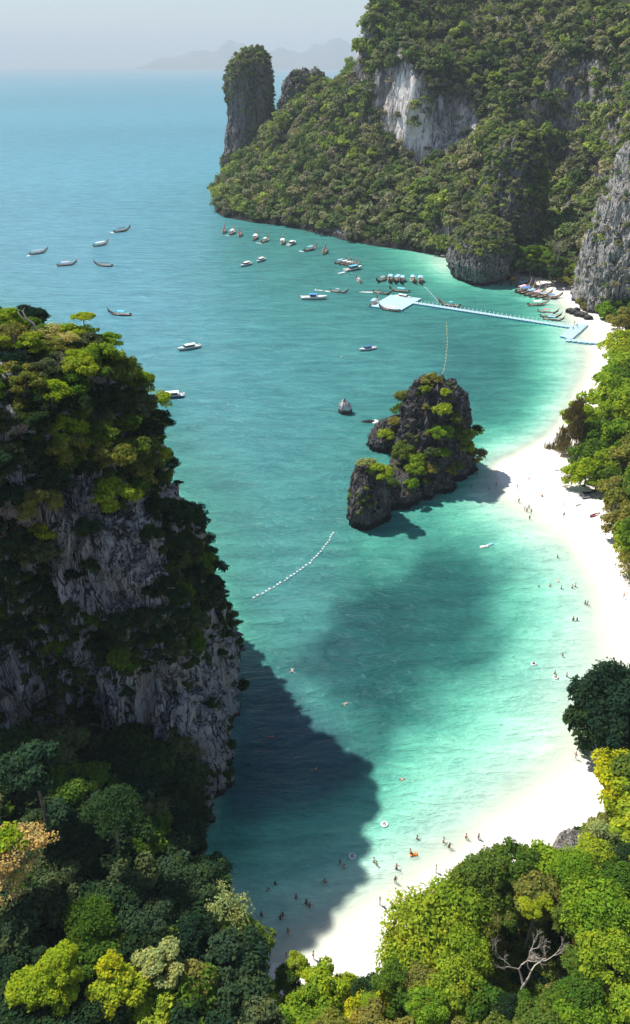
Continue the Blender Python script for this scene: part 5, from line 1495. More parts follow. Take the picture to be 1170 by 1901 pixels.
def sb_prof(t_):
    w = 1.25 * (1 - max(0, (t_ - .5) / .5) ** 2.4) + .03
    return w, -.35 + .75 * max(0, (t_ - .6) / .4) ** 2, .85 + .45 * t_
def speedboat(x, y, ang, L, can, label, roof=True, stripe=P_white, cabin_len=.45, cabin_x=-.05, group='speedboats in the bay'):
    s_ = L / 10.0
    e = empty('speedboat', (x, y, 0), ang); e.scale = (s_, s_, s_)
    hm = lt_mesh('sbhull', lambda: hull_mesh('speedboat_hull', 10, 2.5, sb_prof, [P_white, P_white, P_white], 16, True))
    h_ = link('hull', hm, e); h_.material_slots[0].link = 'OBJECT'; h_.material_slots[0].material = stripe
    link('foredeck', lt_mesh('deck', lambda: MB().add([(1.6, -1.0, 1.16), (1.6, 1.0, 1.16), (4.3, .45, 1.3), (4.9, 0, 1.34), (4.3, -.45, 1.3), (1.6, -1.0, 1.0), (1.6, 1.0, 1.0), (4.3, .45, 1.1), (4.9, 0, 1.1), (4.3, -.45, 1.1)],
         [(0, 4, 3, 2, 1)[::-1], (5, 6, 7, 8, 9)[::-1], (0, 1, 6, 5), (1, 2, 7, 6), (2, 3, 8, 7), (3, 4, 9, 8), (4, 0, 5, 9)]).mesh('foredeck', [P_white])), e)
    cl = 10 * cabin_len; cx = cabin_x * 10
    link('side_windows', lt_mesh('sbwin%.2f' % cl, lambda: MB().box((0, 0, 1.45), (cl * .88, 1.95, .75), top=.93).mesh('side_windows', [P_glass])), e, (cx, 0, 0))
    link('canopy', lt_mesh('sbroof%.2f' % cl, lambda: canopy_mesh(cl, 2.15, 1.95, .16, .09).mesh('canopy', [CAN['white']])), e, (cx, 0, 0), 0, CAN[can])
    link('windscreen', lt_mesh('sbscreen', lambda: MB().add([(0, -.95, 1.15), (0, .95, 1.15), (-.5, .85, 1.95), (-.5, -.85, 1.95), (-.08, -.9, 1.15), (-.08, .9, 1.15), (-.58, .8, 1.95), (-.58, -.8, 1.95)],
         [(0, 1, 2, 3), (7, 6, 5, 4), (0, 3, 7, 4), (1, 5, 6, 2), (3, 2, 6, 7), (0, 4, 5, 1)]).mesh('windscreen', [P_glass])), e, (cx + cl / 2 + .55, 0, 0))
    for sy in (-.55, .55):
        link('outboard_engine', lt_mesh('outboard', lambda: MB().box((0, 0, .95), (.55, .42, .6), top=.8).box((0, 0, .3), (.22, .16, .9)).mesh('outboard_engine', [P_engine if can != 'white' else P_white])), e, (-5.2, sy, 0))
    link('bench', lt_mesh('sbbench', lambda: MB().box((-3.6, 0, .8), (.5, 2.0, .35)).mesh('bench', [P_cream])), e)
    return tag(e, label, 'speedboat', group)
SBS = [((466,490),(447,496),'white','white speedboat with dark windows, seaward of a matching one in mid-bay',P_white,.5),
 ((491,482),(477,488),'white','white speedboat nosing seaward, landward of a matching one in mid-bay',P_white,.5),
 ((535,457),(549,451),'white','small white speedboat by the ridge shore next to a pale-topped longtail',P_white,.4),
 ((560,555),(608,555),'blue','big white speedboat with blue roof and dark windows, broadside in the open bay',P_white,.3),
 ((641,504),(672,498),'cyan','slim white speedboat with light blue roof just below the raft of longtails',P_white,.45),
 ((735,551),(764,556),'white','white speedboat moored on the upper side of the pier head',P_white,.5),
 ((697,647),(667,652),'navy','small white speedboat with dark blue canopy alone below the pier head',P_white,.4),
 ((371,644),(330,652),'white','pale green-hulled motor cruiser between the near cliff and the open bay',M_plain('pale_green_hull', (.48, .60, .50), .4, .05),.45),
 ((341,736),(286,740),'white','long white tour boat with blue hull stripe emerging from behind the near cliff',P_navy,.6)]
for st, bw, cn, lab, stp_, cl in SBS:
    x, y, an, L = from_px(st, bw)
    speedboat(x, y, an, min(max(L, 7.5), 15), cn, lab, stripe=stp_, cabin_len=cl)

# foam behind moving boats
M_foam = M_plain('foam', (.80, .84, .84), .9, .1, 4.0)
def wake(p0, p1, w0, w1, seed):
    a = Vector(atz(*p0)); b_ = Vector(atz(*p1)); g = random.Random(seed); d_ = (b_ - a); n_ = Vector((-d_.y, d_.x, 0)).normalized(); mb = MB()
    for i in range(46):
        t_ = g.random() ** .8; w = w0 + (w1 - w0) * t_; c_ = a + d_ * t_ + n_ * g.uniform(-w, w)
        r = g.uniform(.12, .5) * (1.15 - t_ * .6)
        vs = [(c_.x + r * g.uniform(.6, 1.5) * math.cos(k * 1.2566) * 1.5, c_.y + r * g.uniform(.6, 1.2) * math.sin(k * 1.2566), .07 + i * .002) for k in range(5)]
        mb.add(vs, [(0, 1, 2, 3, 4)])
    tag(mb.build('boat_foam', M_foam), kind='stuff')
for k, (p0, p1, w0, w1) in enumerate([((613,542),(584,538),.4,1.2),((692,543),(668,542),.6,1.0),((565,468),(556,466),.5,.8),((486,452),(476,451),.4,.7),((212,433),(205,431),.5,.9),((426,438),(420,438),.4,.6),((57,474),(50,476),.3,.6),((640,505),(628,508),.4,.8),((690,784),(700,781),1.2,.6)]):
    wake(p0, p1, w0, w1, k)

# ------------------------------------------------------------------ floating pier
P_pon = M_plain('pontoon_top', (.52, .70, .75), .5, .06, .8)
P_pons = M_plain('pontoon_side', (.06, .36, .50), .45, .08, .8)
P_post = M_plain('railing_white', (.78, .82, .84), .5, .05, 1.0)
def pon_mesh():
    mb = MB()
    for ix in (-.5, .5):
        for iy in (-1, 0, 1):
            mb.box((ix, iy * .98, .20), (.92, .90, .80), mi=1, top=.95); mb.box((ix, iy * .98, .65), (.86, .84, .12), mi=0)
    return mb.mesh('pontoon', [P_pon, P_pons])
PON = pon_mesh()
POST = MB().tube([(0, 0, .45), (0, 0, 1.5)], .13, 6).box((0, 0, 1.52), (.34, .34, .16)).mesh('railing_post', [P_post])
LUG = MB().box((0, 0, .42), (.34, .42, .16)).mesh('cleat', [P_pon])
pier = empty('floating_pier', (0, 0, 0))
tag(pier, 'long pale turquoise floating pier of cube pontoons running from the bay to the cove landing', 'pier')
npon = 0
def run(p0, p1, wcount=1, posts=True, side=0):
    global npon
    a = Vector(atz(*p0, .3)); b_ = Vector(atz(*p1, .3)); d_ = b_ - a; n = max(1, int(d_.length / 2.0)); an = math.atan2(d_.y, d_.x); nv = Vector((-math.sin(an), math.cos(an), 0))
    for i in range(n):
        c_ = a + d_ * ((i + .5) / n)
        for k in range(wcount):
            o_ = nv * (k - (wcount - 1) / 2) * 3.0
            link('pontoon', PON, pier, tuple(c_ + o_ - Vector((0, 0, .3 - .02 * math.sin(i * 1.3)))), an); npon += 1
        if posts:
            for sg in (-1, 1):
                e_ = c_ + nv * sg * (1.5 * wcount - .05)
                link('railing_post' , POST, pier, (e_.x, e_.y, 0), an)
        else:
            for sg in (-1, 1):
                e_ = c_ + nv * sg * (1.5 * wcount + .12); link('cleat', LUG, pier, (e_.x, e_.y, 0), an)
run((748,560), (1066,609), 1)
def raft(c0, cu, cv):
    global npon
    a = Vector(atz(*c0, 0)); u = Vector(atz(*cu, 0)) - a; v = Vector(atz(*cv, 0)) - a
    nu = max(1, int(round(u.length / 2.0))); an = math.atan2(u.y, u.x); un = u.normalized(); vn = Vector((-un.y, un.x, 0))
    sk = v - vn * v.dot(vn); rows = max(1, int(round(v.dot(vn) / 3.0)))
    for j in range(rows):
        for i in range(nu):
            c_ = a + un * (i + .5) * 2.0 + vn * (j + .5) * 3.0 + sk * ((j + .5) / rows)
            link('pontoon', PON, pier, (c_.x, c_.y, .02 * math.sin(i + j)), an); npon += 1
raft((686,571), (744,578), (724,551))
run((1086,603), (1055,630), 1, False); run((1075,602), (1046,627), 1, False)
run((1050,632), (1132,640), 1, False)
# ------------------------------------------------------------------ buoy lines
BUOY = bmesh.new(); bmesh.ops.create_icosphere(BUOY, subdivisions=1, radius=.36)
bme = bpy.data.meshes.new('float'); BUOY.to_mesh(bme); BUOY.free(); bme.materials.append(P_white)
bme2 = bme.copy(); bme2.materials.clear(); bme2.materials.append(CAN['yellow'])
def buoy_line(pts, n, label, r=1.0, m=None):
    P3 = [Vector(atz(*p)) for p in pts]
    cum = [0]
    for a, b_ in zip(P3, P3[1:]): cum.append(cum[-1] + (b_ - a).length)
    def at_(s_):
        for i in range(len(P3) - 1):
            if s_ <= cum[i + 1] + 1e-6: return P3[i].lerp(P3[i + 1], (s_ - cum[i]) / (cum[i + 1] - cum[i]))
        return P3[-1]
    e = empty('buoy_line'); tag(e, label, 'buoy line', 'buoy lines across the bay')
    pl = [at_(cum[-1] * i / (n * 2)) for i in range(n * 2 + 1)]
    MB().tube([(p.x, p.y, .05) for p in pl], .025, 4).build('rope', P_white, e)
    for i in range(n):
        p = at_(cum[-1] * (i + .5) / n); s_ = r * random.uniform(.85, 1.2)
        o = link('float', m or bme, e, (p.x + random.uniform(-.15, .15), p.y + random.uniform(-.15, .15), .12)); o.scale = (s_, s_, s_ * .8)
buoy_line([(468,1112),(500,1096),(540,1071),(575,1046),(600,1020),(621,988)], 30, 'dotted line of white floats from the near cliff to the islet rock tower', .8)
buoy_line([(829,598),(831,640),(826,680),(815,712)], 18, 'sparse line of pale floats from the pier down to the islet top', .75, bme2)
buoy_line([(787,531),(800,545),(815,562)], 12, 'short line of pale floats from the moored boats to the pier', .9)
fo = link('mooring_buoy', bme, None, (*atz(634,663)[:2], .1)); tag(fo, 'single white mooring buoy floating below the small navy-canopied speedboat', 'buoy')

# ------------------------------------------------------------------ people
def skin_mesh(name, joints, edges, radii, mat):
    me = bpy.data.meshes.new(name + '_rig'); me.from_pydata([Vector(j) for j in joints], edges, [])
    o = bpy.data.objects.new(name, me); COL.objects.link(o)
    md = o.modifiers.new('skin', 'SKIN'); md.use_smooth_shade = True
    for i, v in enumerate(me.skin_vertices[0].data):
        r = radii[i]; v.radius = (r, r) if not isinstance(r, tuple) else r
        v.use_root = (i == 0)
    sd = o.modifiers.new('sub', 'SUBSURF'); sd.levels = 1
    dg = bpy.context.evaluated_depsgraph_get(); out = bpy.data.meshes.new_from_object(o.evaluated_get(dg)); out.name = name
    bpy.data.objects.remove(o); out.materials.clear(); out.materials.append(mat)
    return out
M_skin = [M_plain('skin_light', (.52, .32, .23), .6, .08), M_plain('skin_tan', (.36, .20, .13), .6, .08), M_plain('skin_brown', (.20, .11, .07), .6, .08)]
M_hair = [M_plain('hair_dark', (.02, .015, .012), .6, .1), M_plain('hair_brown', (.09, .05, .03), .6, .1)]
def body(arm, legs, lean=0.0, hips=0.95):
    """joints: 0 pelvis 1 waist 2 chest 3 neck 4 head_low 5 head_top 6-8 left arm 9-11 right arm 12-14 left leg 15-17 right leg 18,19 toes"""
    L = lean
    J = [(0, 0, hips), (L * .2, 0, hips + .17), (L * .42, 0, hips + .40), (L * .56, 0, hips + .53), (L * .62 + .01, 0, hips + .62), (L * .7 + .02, 0, hips + .78)]
    for s_, (el, ha) in zip((1, -1), arm):
        J += [(L * .45, s_ * .18, hips + .44), el, ha]
    for s_, (kn_, an_) in zip((1, -1), legs):
        J += [(0, s_ * .095, hips - .07), kn_, an_]
    for i, (kn_, an_) in enumerate(legs): J.append((an_[0] + .17, an_[1], an_[2] - .04))
    E = [(0, 1), (1, 2), (2, 3), (3, 4), (4, 5), (2, 6), (6, 7), (7, 8), (2, 9), (9, 10), (10, 11), (0, 12), (12, 13), (13, 14), (0, 15), (15, 16), (16, 17), (14, 18), (17, 19)]
    R = [.13, .11, (.15, .12), .055, .085, .09, .06, .045, .035, .06, .045, .035, .09, .06, .042, .09, .06, .042, .035, .035]
    return J, E, R
POSES = {}
def pose(nm, *a, **k):
    J, E, R = body(*a, **k); POSES[nm] = (skin_mesh('body', J, E, R, M_skin[0]), J)
pose('stand', [((.02, .24, 1.15), (.12, .27, .92)), ((-.02, -.25, 1.15), (.10, -.28, .92))], [((.03, .11, .50), (0, .13, .08)), ((.01, -.11, .50), (-.03, -.13, .08))])
pose('walk', [((-.10, .24, 1.16), (-.05, .26, .92)), ((.12, -.24, 1.17), (.26, -.25, .97))], [((.20, .10, .54), (.22, .10, .10)), ((-.10, -.10, .50), (-.34, -.10, .14))], lean=.12)
pose('wade', [((.10, .34, 1.22), (.30, .50, 1.12)), ((.08, -.36, 1.22), (.22, -.56, 1.10))], [((.06, .12, .50), (.02, .15, .08)), ((-.02, -.12, .50), (-.08, -.15, .08))], lean=.08)
def flat_pose(nm, spread):
    J = [(0, 0, .05), (.17, 0, .06), (.40, 0, .08), (.53, 0, .08), (.62, 0, .10), (.77, 0, .10), (.44, .18, .06), (.62, .18 + .22 * spread, .04), (.80, .22 + .45 * spread, .03), (.44, -.18, .06), (.58, -.20 - .26 * spread, .04), (.70, -.24 - .5 * spread, .03),
         (-.08, .09, .03), (-.45, .12 + .10 * spread, 0), (-.85, .12 + .22 * spread, -.03), (-.08, -.09, .03), (-.42, -.14 - .12 * spread, 0), (-.80, -.12 - .26 * spread, -.03), (-.98, .12 + .22 * spread, -.05), (-.93, -.12 - .26 * spread, -.05)]
    _, E, R = body([((0, 0, 0),) * 2] * 2, [((0, 0, 0),) * 2] * 2)
    POSES[nm] = (skin_mesh('body', J, E, R, M_skin[0]), J)
flat_pose('swim', .5); flat_pose('float', 1.0)
# seated on the sand / in a ring
J, E, R = body([((.15, .26, .42), (.36, .22, .34)), ((.15, -.26, .42), (.36, -.22, .34))], [((.44, .14, .30), (.72, .15, .06)), ((.44, -.14, .30), (.72, -.15, .06))], hips=.14)
POSES['sit'] = (skin_mesh('body', J, E, R, M_skin[0]), J)
def blob(name, cx, r, mat, cut=-.2):
    b_ = bmesh.new(); bmesh.ops.create_uvsphere(b_, u_segments=8, v_segments=6, radius=1)
    for v in b_.verts: v.co = Vector((v.co.x * r[0] + cx[0], v.co.y * r[1] + cx[1], v.co.z * r[2] + cx[2]))
    me = bpy.data.meshes.new(name); b_.to_mesh(me); b_.free(); me.materials.append(mat)
    return me
SW = {'black': M_plain('swim_black', (.02, .02, .025), .7), 'red': M_plain('swim_red', (.5, .05, .05), .7), 'blue': M_plain('swim_blue', (.05, .12, .42), .7), 'white': M_plain('swim_white', (.75, .75, .75), .7),
      'orange': M_plain('swim_orange', (.75, .24, .05), .7), 'pink': M_plain('swim_pink', (.72, .3, .36), .7), 'green': M_plain('swim_green', (.05, .3, .2), .7)}
KIT = {}
for nm, (bm_, J) in POSES.items():
    h_ = J[5]; l_ = J[4]; p_ = J[0]; c_ = J[2]
    flat = nm in ('swim', 'float')
    hc = ((h_[0] + l_[0]) / 2 - (.03 if not flat else -.02), 0, (h_[2] + l_[2]) / 2 + .05)
    KIT[nm] = (bm_, blob('hair', hc, (.105, .10, .12) if not flat else (.12, .105, .10), M_hair[0]), blob('trunks', (p_[0] - .02, 0, p_[2] - .03), (.165, .19, .15), SW['black']), blob('top', (c_[0], 0, c_[2] - .06), (.155, .185, .17) if not flat else (.2, .18, .11), SW['black']))
RING = None
def torus(R_, r_, n=16, m=7):
    mb = MB(); vs = []; fs = []
    for i in range(n):
        a = 2 * math.pi * i / n
        for k in range(m):
            b_ = 2 * math.pi * k / m; vs.append(((R_ + r_ * math.cos(b_)) * math.cos(a), (R_ + r_ * math.cos(b_)) * math.sin(a), r_ * math.sin(b_)))
    for i in range(n):
        for k in range(m): fs.append((i * m + k, ((i + 1) % n) * m + k, ((i + 1) % n) * m + (k + 1) % m, i * m + (k + 1) % m))
    return mb.add(vs, fs)
RINGM = torus(.42, .15).mesh('swim_ring', [SW['white']], True)
PEOPLE = []
def person(px, py, pz, label, top='black', bottom='black', skin=0, hair=0, sink=None, scale=1.0, group='people in and around the bay', ring=None, ang=None, shirt=True):
    x, y, _ = atz(px, py, 0)
    g = float(ground_z(x, y))
    flat = pz in ('swim', 'float')
    if flat: z = -.02
    elif sink is not None: z = -sink
    else: z = max(g, -1.15) if pz != 'wade' else max(min(g, -.62), -1.15)
    an = random.uniform(0, 6.28) if ang is None else ang
    e = empty('person', (x, y, z), an); e.scale = (scale,) * 3
    b_, hr, tr, tp = KIT[pz]
    link('body', b_, e, mat=M_skin[skin]); link('hair', hr, e, mat=M_hair[hair]); link('swim_bottom', tr, e, mat=SW[bottom])
    if shirt: link('swim_top', tp, e, mat=SW[top])
    tag(e, label, 'person', group)
    if ring:
        r_ = link('swim_ring', RINGM, None, (x, y, .06)); r_.material_slots[0].link = 'OBJECT'; r_.material_slots[0].material = SW[ring]
        tag(r_, 'white inflatable ring ' + (label.split('white ring', 1)[1].strip(' ,') or 'round a bather'), 'swim ring')
    PEOPLE.append(e)
    return e
PL = [
 (511,1641,'wade','black','black',2,'dark-clad bather in the shade, upper of the pair nearest the near cliff',None),(497,1652,'wade','black','black',1,'bather in the shade, lower of the pair nearest the near cliff',None),
 (550,1667,'wade','red','black',0,'bather in a red top alone in the shaded shallows',None),(575,1684,'wade','black','blue',1,'dark bather just below the red-topped one in the shade',None),(569,1678,'wade','black','black',2,'smaller bather right behind the dark one in the shade',None),
 (486,1700,'stand','black','black',1,'dark bather closest to the overhanging airy tree',None),(521,1707,'wade','black','black',1,'bather of the close pair in the middle of the shaded shallows, facing shore',None),(525,1702,'wade','blue','black',2,'second bather of the close pair in the middle of the shaded shallows',None),
 (535,1733,'walk','black','red',1,'wader in the shade just above the shaded beach',None),(499,1770,'walk','black','black',1,'person walking out of the shaded water edge',None),(532,1781,'stand','black','blue',1,'person standing behind the small bright tree top at the shaded water edge',None),
 (582,1781,'stand','white','black',0,'person standing where shade meets sunlit sand',None),(453,1803,'stand','black','black',2,'small dark figure at the seaward end of the shaded beach',None),(603,1638,'wade','white','black',1,'lone bather with arms spread in the shaded half of the shallows',None),
 (632,1602,'wade','black','black',1,'upper bather of the pair on the edge of the cliff shadow',None),(639,1611,'wade','pink','black',0,'lower bather of the pair on the edge of the cliff shadow',None),(654,1590,'wade','white','black',0,'bather in a white ring at the edge of the cliff shadow','white'),
 (694,1600,'wade','white','black',0,'bather of a couple in the sunlit shallows, on the seaward side',None),(699,1606,'wade','pink','blue',0,'bather of a couple in the sunlit shallows, on the shore side',None),(714,1531,'wade','white','white',0,'bather in a white ring alone in the bright turquoise water','white'),
 (736,1613,'wade','pink','black',0,'faint pale bather halfway to the sunlit sand',None),(734,1637,'stand','black','black',2,'dark-haired bather nearest the sunlit sand in the middle',None),(774,1557,'wade','pink','pink',0,'bather above the orange float',None),
 (823,1563,'wade','white','pink',0,'pale bather beside a dark-haired one off the grove',None),(834,1573,'wade','black','black',2,'dark-haired bather beside a pale one off the grove',None),(809,1619,'stand','orange','white',0,'standing bather in knee-deep water straight off the grove',None),
 (865,1556,'wade','pink','black',0,'seaward bather of the pair nearest the dense green dome',None),(888,1557,'wade','black','blue',0,'landward bather of the pair nearest the dense green dome',None),(705,1679,'stand','green','white',0,'pale bather at the very edge of the sunlit sand',None),
 (543,1244,'float','white','white',0,'swimmer on her back farthest from shore, outside the cliff shadow',None),(642,1306,'swim','white','white',0,'white-clad swimmer stretched out over the dark sea-grass patch',None),(583,1429,'swim','black','black',1,'swimmer doing breaststroke inside the cliff shadow',None),
 (503,1368,'swim','black','red',1,'swimmer barely visible in the cliff shadow near the rock',None),(750,1447,'float','white','black',0,'swimmer with arms out at the edge of the bright turquoise water',None),
 (1044,1219,'stand','black','white',0,'bather standing alone above the three with the white ring',None),(991,1233,'wade','black','white',2,'dark-haired bather in a white ring, farthest out on this side','white'),(1030,1251,'stand','blue','black',0,'bather standing behind one in a white ring',None),
 (1032,1258,'wade','orange','white',0,'tanned bather in a white ring near the big dark tree','white'),(1052,1256,'stand','orange','black',1,'tanned bather standing nearest the big dark tree',None),(1068,1408,'walk','pink','pink',0,'person in pink walking on the wet sand below the big dark tree',None),
 (1064,1152,'stand','red','black',1,'seaward one of the lower couple in the pale shallows',None),(1071,1152,'stand','black','black',2,'landward one of the lower couple in the pale shallows',None),(1086,1122,'stand','blue','black',1,'seaward one of the upper couple in the pale shallows',None),
 (1090,1123,'wade','green','black',1,'landward one of the upper couple in the pale shallows',None),(1157,1113,'walk','orange','pink',0,'person alone on the dry sand near the leafless scrub',None),(1062,1092,'wade','white','black',0,'bather with arms out in a group of five',None),
 (1068,1090,'stand','orange','black',0,'tallest bather in a group of five',None),(1042,1093,'stand','blue','black',1,'dark bather in the middle of a group of five',None),(1036,1078,'float','pink','white',0,'floating bather at the top of a group of five',None),
 (1021,1089,'wade','pink','black',0,'pink bather at the seaward side of a group of five',None),(1000,1089,'wade','green','white',0,'pale bather farthest out from the group of five',None),(1035,1035,'stand','green','black',1,'lone bather in pale green above the group of five',None),
 (983,964,'stand','black','black',1,'lowest bather of the cluster off the sandbar beach',None),(974,947,'stand','pink','black',0,'pale bather at the seaward side of the cluster off the sandbar beach',None),(978,949,'wade','black','black',2,'dark bather in the middle of the cluster off the sandbar beach',None),
 (986,953,'stand','green','black',1,'bather at the landward side of the cluster off the sandbar beach',None),(982,943,'wade','blue','black',1,'bather at the top of the cluster off the sandbar beach',None),(1046,962,'stand','red','black',2,'dark person standing on the open white sand',None),
 (1046,944,'walk','pink','pink',0,'person in pink walking above the dark one on the open white sand',None),(1007,923,'sit','black','black',1,'person sitting on the white sand alone',None),(963,932,'wade','black','blue',1,'bather alone at the sandbar edge of the bay',None),
 (960,908,'stand','orange','black',2,'person standing on the lower edge of the sandbar',None),(921,903,'walk','orange','green',1,'person walking on the seaward half of the sandbar',None),(908,909,'wade','black','black',1,'wader at the seaward tip of the sandbar',None),(981,897,'walk','pink','red',0,'person in pink walking on the crest of the sandbar',None),
 (901,851,'stand','black','black',2,'dark figure beside the brown bush at the sandbar end of the islet',None),(886,880,'stand','black','black',2,'figure in the islet shade next to the sandbar, upper one',None),(874,906,'wade','black','black',1,'bather in the islet shade off the sandbar',None),
 (893,1016,'float','red','white',0,'snorkeller at the seaward end of the floating row off the sandbar',None),(906,1013,'float','white','white',1,'snorkeller at the landward end of the floating row off the sandbar',None),
]
for a, b_, pz, tp, bt, sk, lab, rg in PL:
    person(a, b_, pz, lab, tp, bt, sk, random.choice((0, 0, 1)), ring=rg, ang=None, shirt=random.random() < .75, scale=random.uniform(.88, 1.02))
for a, b_, lab, c_ in [(1066,603,'person in dark clothes on the pier landing, farthest back','black'),(1071,608,'person in black walking on the pier landing','black'),(1064,613,'person nearest the water on the pier landing','blue')]:
    e = person(a, b_, 'walk', lab, c_, 'black', 1); x, y, _ = atz(a, b_, .5); e.location = (x, y, .5)
# floats of the snorkellers
def lilo(px, py, mat, label, L=1.9, W=.75, ang=0.0):
    x, y, _ = atz(px, py); mb = MB()
    for k in (-1, 0, 1): mb.tube([(-L / 2, k * W * .32, .05), (0, k * W * .32, .09), (L / 2 - .2, k * W * .32, .06)], [.12, .14, .11], 8)
    mb.tube([(L / 2 - .1, -W / 2, .12), (L / 2 - .1, W / 2, .12)], .14, 8)
    return tag(mb.build('air_mattress', mat, None, (x, y, 0), ang, True), label, 'air mattress')
lilo(899, 1015, P_white, 'white float between the two snorkellers off the sandbar', ang=.2)
lilo(911, 1011, CAN['lightblue'], 'pale blue float beyond the landward snorkeller off the sandbar', 1.2, .6, .3)
lilo(768, 1587, SW['orange'], 'small orange float beside a bather in the sunlit shallows', 1.1, .5, .1)
person(762, 1585, 'wade', 'bather holding the small orange float in the sunlit shallows', 'orange', 'black', 0)

# ------------------------------------------------------------------ things on the sand
def bz(px, py):
    z = 0.3
    for _ in range(5): x, y, _z = atz(px, py, z); z = max(float(ground_z(x, y)), .02)
    return x, y, z
x, y, z = bz(716, 1838)
e = empty('beach_parasol', (x, y, z)); tag(e, 'turquoise blue parasol on the white sand beside the large airy yellow-green tree', 'parasol')
mb = MB(); n = 8; vs = [(0, 0, 2.55)] + [(1.15 * math.cos(k * math.pi / 4), 1.15 * math.sin(k * math.pi / 4), 2.05) for k in range(n)] + [(1.1 * math.cos(k * math.pi / 4), 1.1 * math.sin(k * math.pi / 4), 1.9) for k in range(n)]
mb.add(vs, [(0, 1 + k, 1 + (k + 1) % n) for k in range(n)] + [(1 + k, 9 + k, 9 + (k + 1) % n, 1 + (k + 1) % n) for k in range(n)])
mb.build('canopy', M_plain('parasol_cloth', (.05, .36, .52), .8, .15), e); MB().tube([(0, 0, -.1), (0, 0, 2.6)], .03, 6).build('pole', P_white, e)
x, y, z = bz(708, 1838)
tag(MB().box((0, 0, .02), (1.8, .9, .03)).build('beach_towel', CAN['pink'], None, (x, y, z), .4), 'pink towel spread on the sand beside the blue parasol', 'towel')
for k, (a, b_, mt, lab, rz) in enumerate([(1092,917,P_engine,'black-cushioned lounger on the sand by the beach trees, upper of two',.05),(1089,924,P_grey,'grey-cushioned lounger on the sand by the beach trees, lower of two',.15)]):
    x, y, z = bz(a, b_); e = empty('sun_lounger', (x, y, z), rz); tag(e, lab, 'sun lounger', 'loungers at the back of the beach')
    MB().box((-.3, 0, .36), (2.3, 1.1, .12)).build('seat', mt, e); o = MB().box((.55, 0, 0), (1.3, 1.1, .12)).build('backrest', mt, e, (.85, 0, .42)); o.rotation_euler = (0, -.6, 0)
    for sx in (-1.2, .6):
        for sy in (-.45, .45): MB().box((sx, sy, .15), (.08, .08, .3)).build('leg', P_wood, e)
x, y, z = bz(1104, 957)
e = empty('kayak', (x, y, z), .5); tag(e, 'red kayak lying on the sand at the edge of the beach trees', 'kayak')
hm = hull_mesh('kayak_hull', 3.6, .8, lambda t_: (.42 * (1 - abs(2 * t_ - 1) ** 2.5) + .02, .02 + .15 * abs(2 * t_ - 1) ** 3, .34 + .12 * abs(2 * t_ - 1) ** 3), [CAN['red'], CAN['red'], SW['black']], 12); link('hull', hm, e)
MB().box((-.2, 0, .22), (.4, .5, .1)).build('seat', SW['black'], e)
x, y, z = bz(1120, 980)
tag(MB().box((0, 0, .25), (.7, .5, .4), top=.9).build('beach_bag', P_dark, None, (x, y, z)), 'dark bag left on the sand below the red kayak', 'bag')
for k, (a, b_, L_, rz, lab) in enumerate([(1048, 873, 5.5, .1, 'long grey drift branch on the sand under the casuarina'), (1066, 886, 3.5, .35, 'shorter grey drift branch beside the yellow-green round tree'), (1053, 903, 3.0, .2, 'thin drift branch on open sand above the loungers'), (1080, 902, 2.6, -.2, 'forked drift branch at the beach edge near the loungers'), (1075, 938, 2.2, .5, 'short dark drift branch below the loungers')]):
    x, y, z = bz(a, b_); mb = MB(); mb.tube([(-L_ / 2, 0, .1), (0, .15, .22), (L_ / 2, -.1, .12)], [.12, .10, .04], 6); mb.tube([(0, .15, .2), (L_ * .25, .7, .3), (L_ * .4, .9, .15)], [.06, .04, .02], 5); mb.tube([(-L_ * .2, .1, .18), (-L_ * .05, -.6, .35)], [.05, .02], 5)
    tag(mb.build('drift_branch', M_twig, None, (x, y, z), rz, True), lab, 'driftwood', 'drift branches on the sand')
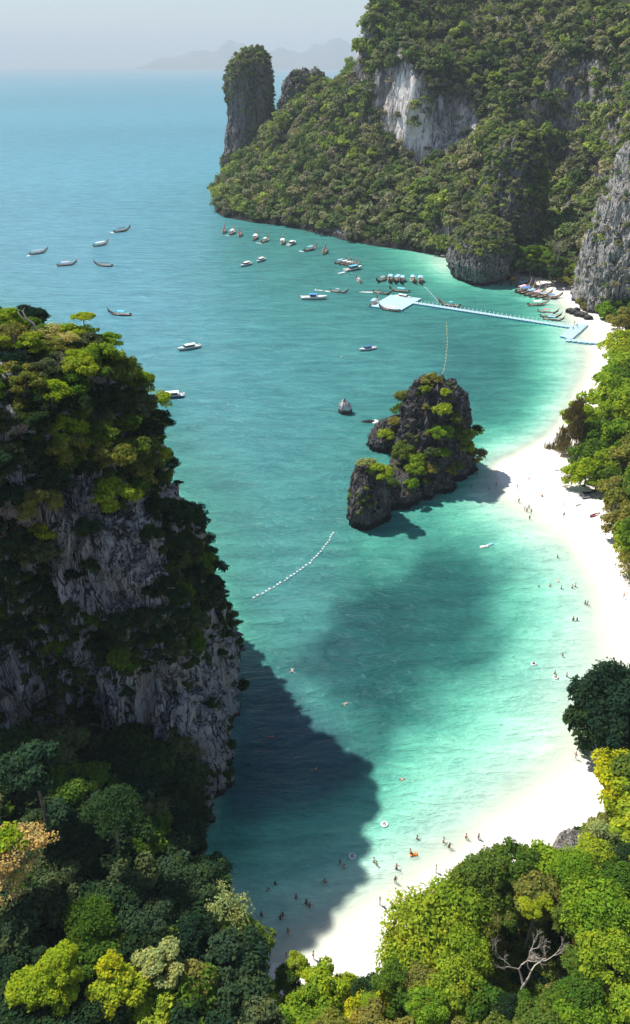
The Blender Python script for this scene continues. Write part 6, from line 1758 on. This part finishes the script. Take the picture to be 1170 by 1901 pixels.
# boulder and shore rocks
def boulder(px, py, r, h, mat, label, seed, cat='boulder', zb=None, group=None, sx=1.0):
    if zb is None: x, y, z = bz(px, py)
    else: x, y, z = atz(px, py, zb)
    lv = [(z - .4, ring(x, y, r * sx, r, 8, 0, .25, seed)), (z + h * .35, ring(x, y, r * 1.02 * sx, r * 1.0, 8, 0, .25, seed)), (z + h * .75, ring(x, y, r * .72 * sx, r * .72, 8, 0, .25, seed)), (z + h, ring(x, y, r * .3 * sx, r * .3, 8, 0, .25, seed))]
    return rock('boulder', label, cat, lv, 44, 18, mat, amp=r * .16, freq=.9 / r, seed=seed, group=group)
boulder(1062, 1578, 2.3, 3.0, ROCK_BOULDER, 'big rounded pale boulder on the white sand above the grove', 3)
for k, (a, b_, r, lab) in enumerate([(1058,579,1.6,'outermost dark boulder of the pile at the foot of the pale wall'),(1066,582,1.7,'second dark boulder of the pile at the foot of the pale wall'),(1075,586,1.9,'middle dark boulder of the pile under the yellowish bush'),(1084,588,1.8,'fourth dark boulder of the pile at the foot of the pale wall'),
   (1092,592,1.7,'dark boulder against the foot of the pale wall'),(1070,577,1.4,'small boulder behind the pile at the foot of the pale wall')]):
    boulder(a, b_, r, r * 1.1, ROCK_HEAD, lab, 60 + k, 'boulder', .1, 'boulders at the foot of the pale wall', 1.3)
for k, (a, b_, r, lab) in enumerate([(815,472,2.2,'pale boulder on the shore between the ridge and the headland'),(824,477,1.8,'smaller pale boulder on the shore beside the headland'),(640,438,2.4,'lone brown rock at the waterline under the ridge'),(1158,617,1.0,'low dark rock on the sand by the pier landing')]):
    boulder(a, b_, r, r * .8, ROCK_BOULDER, lab, 80 + k, 'boulder', .1, None, 1.3)

# ------------------------------------------------------------------ labels that would be shared get their place among their likes
def uniq():
    by = {}
    for e, _l, px_, py_ in TREES: by.setdefault(e['label'], []).append((px_, py_, e))
    ords = ['first', 'second', 'third', 'fourth', 'fifth', 'sixth', 'seventh', 'eighth', 'ninth', 'tenth', 'eleventh', 'twelfth', 'thirteenth', 'fourteenth', 'fifteenth', 'sixteenth', 'seventeenth', 'eighteenth', 'nineteenth', 'twentieth', 'twenty-first', 'twenty-second']
    def setl(e, l_):
        w = l_.replace(',', '').split()
        e['label'] = l_ if len(w) <= 16 else ' '.join(l_.split()[:16]).rstrip(',')
    for lab, L_ in by.items():
        if len(L_) < 2: continue
        L_ = sorted(L_, key=lambda a: a[0] if not (max(x[1] for x in L_) - min(x[1] for x in L_)) > (max(x[0] for x in L_) - min(x[0] for x in L_)) else a[1])
        vert = (max(x[1] for x in L_) - min(x[1] for x in L_)) > (max(x[0] for x in L_) - min(x[0] for x in L_))
        n = len(L_)
        for i, (_, _, e) in enumerate(L_):
            if i == 0: pre = 'highest' if vert else 'leftmost'
            elif i == n - 1: pre = 'lowest' if vert else 'rightmost'
            elif i < len(ords): pre = ords[i] + (' from the top' if vert else ' from the left')
            else: continue
            e['label'] = pre + ' ' + e['label']
uniq()
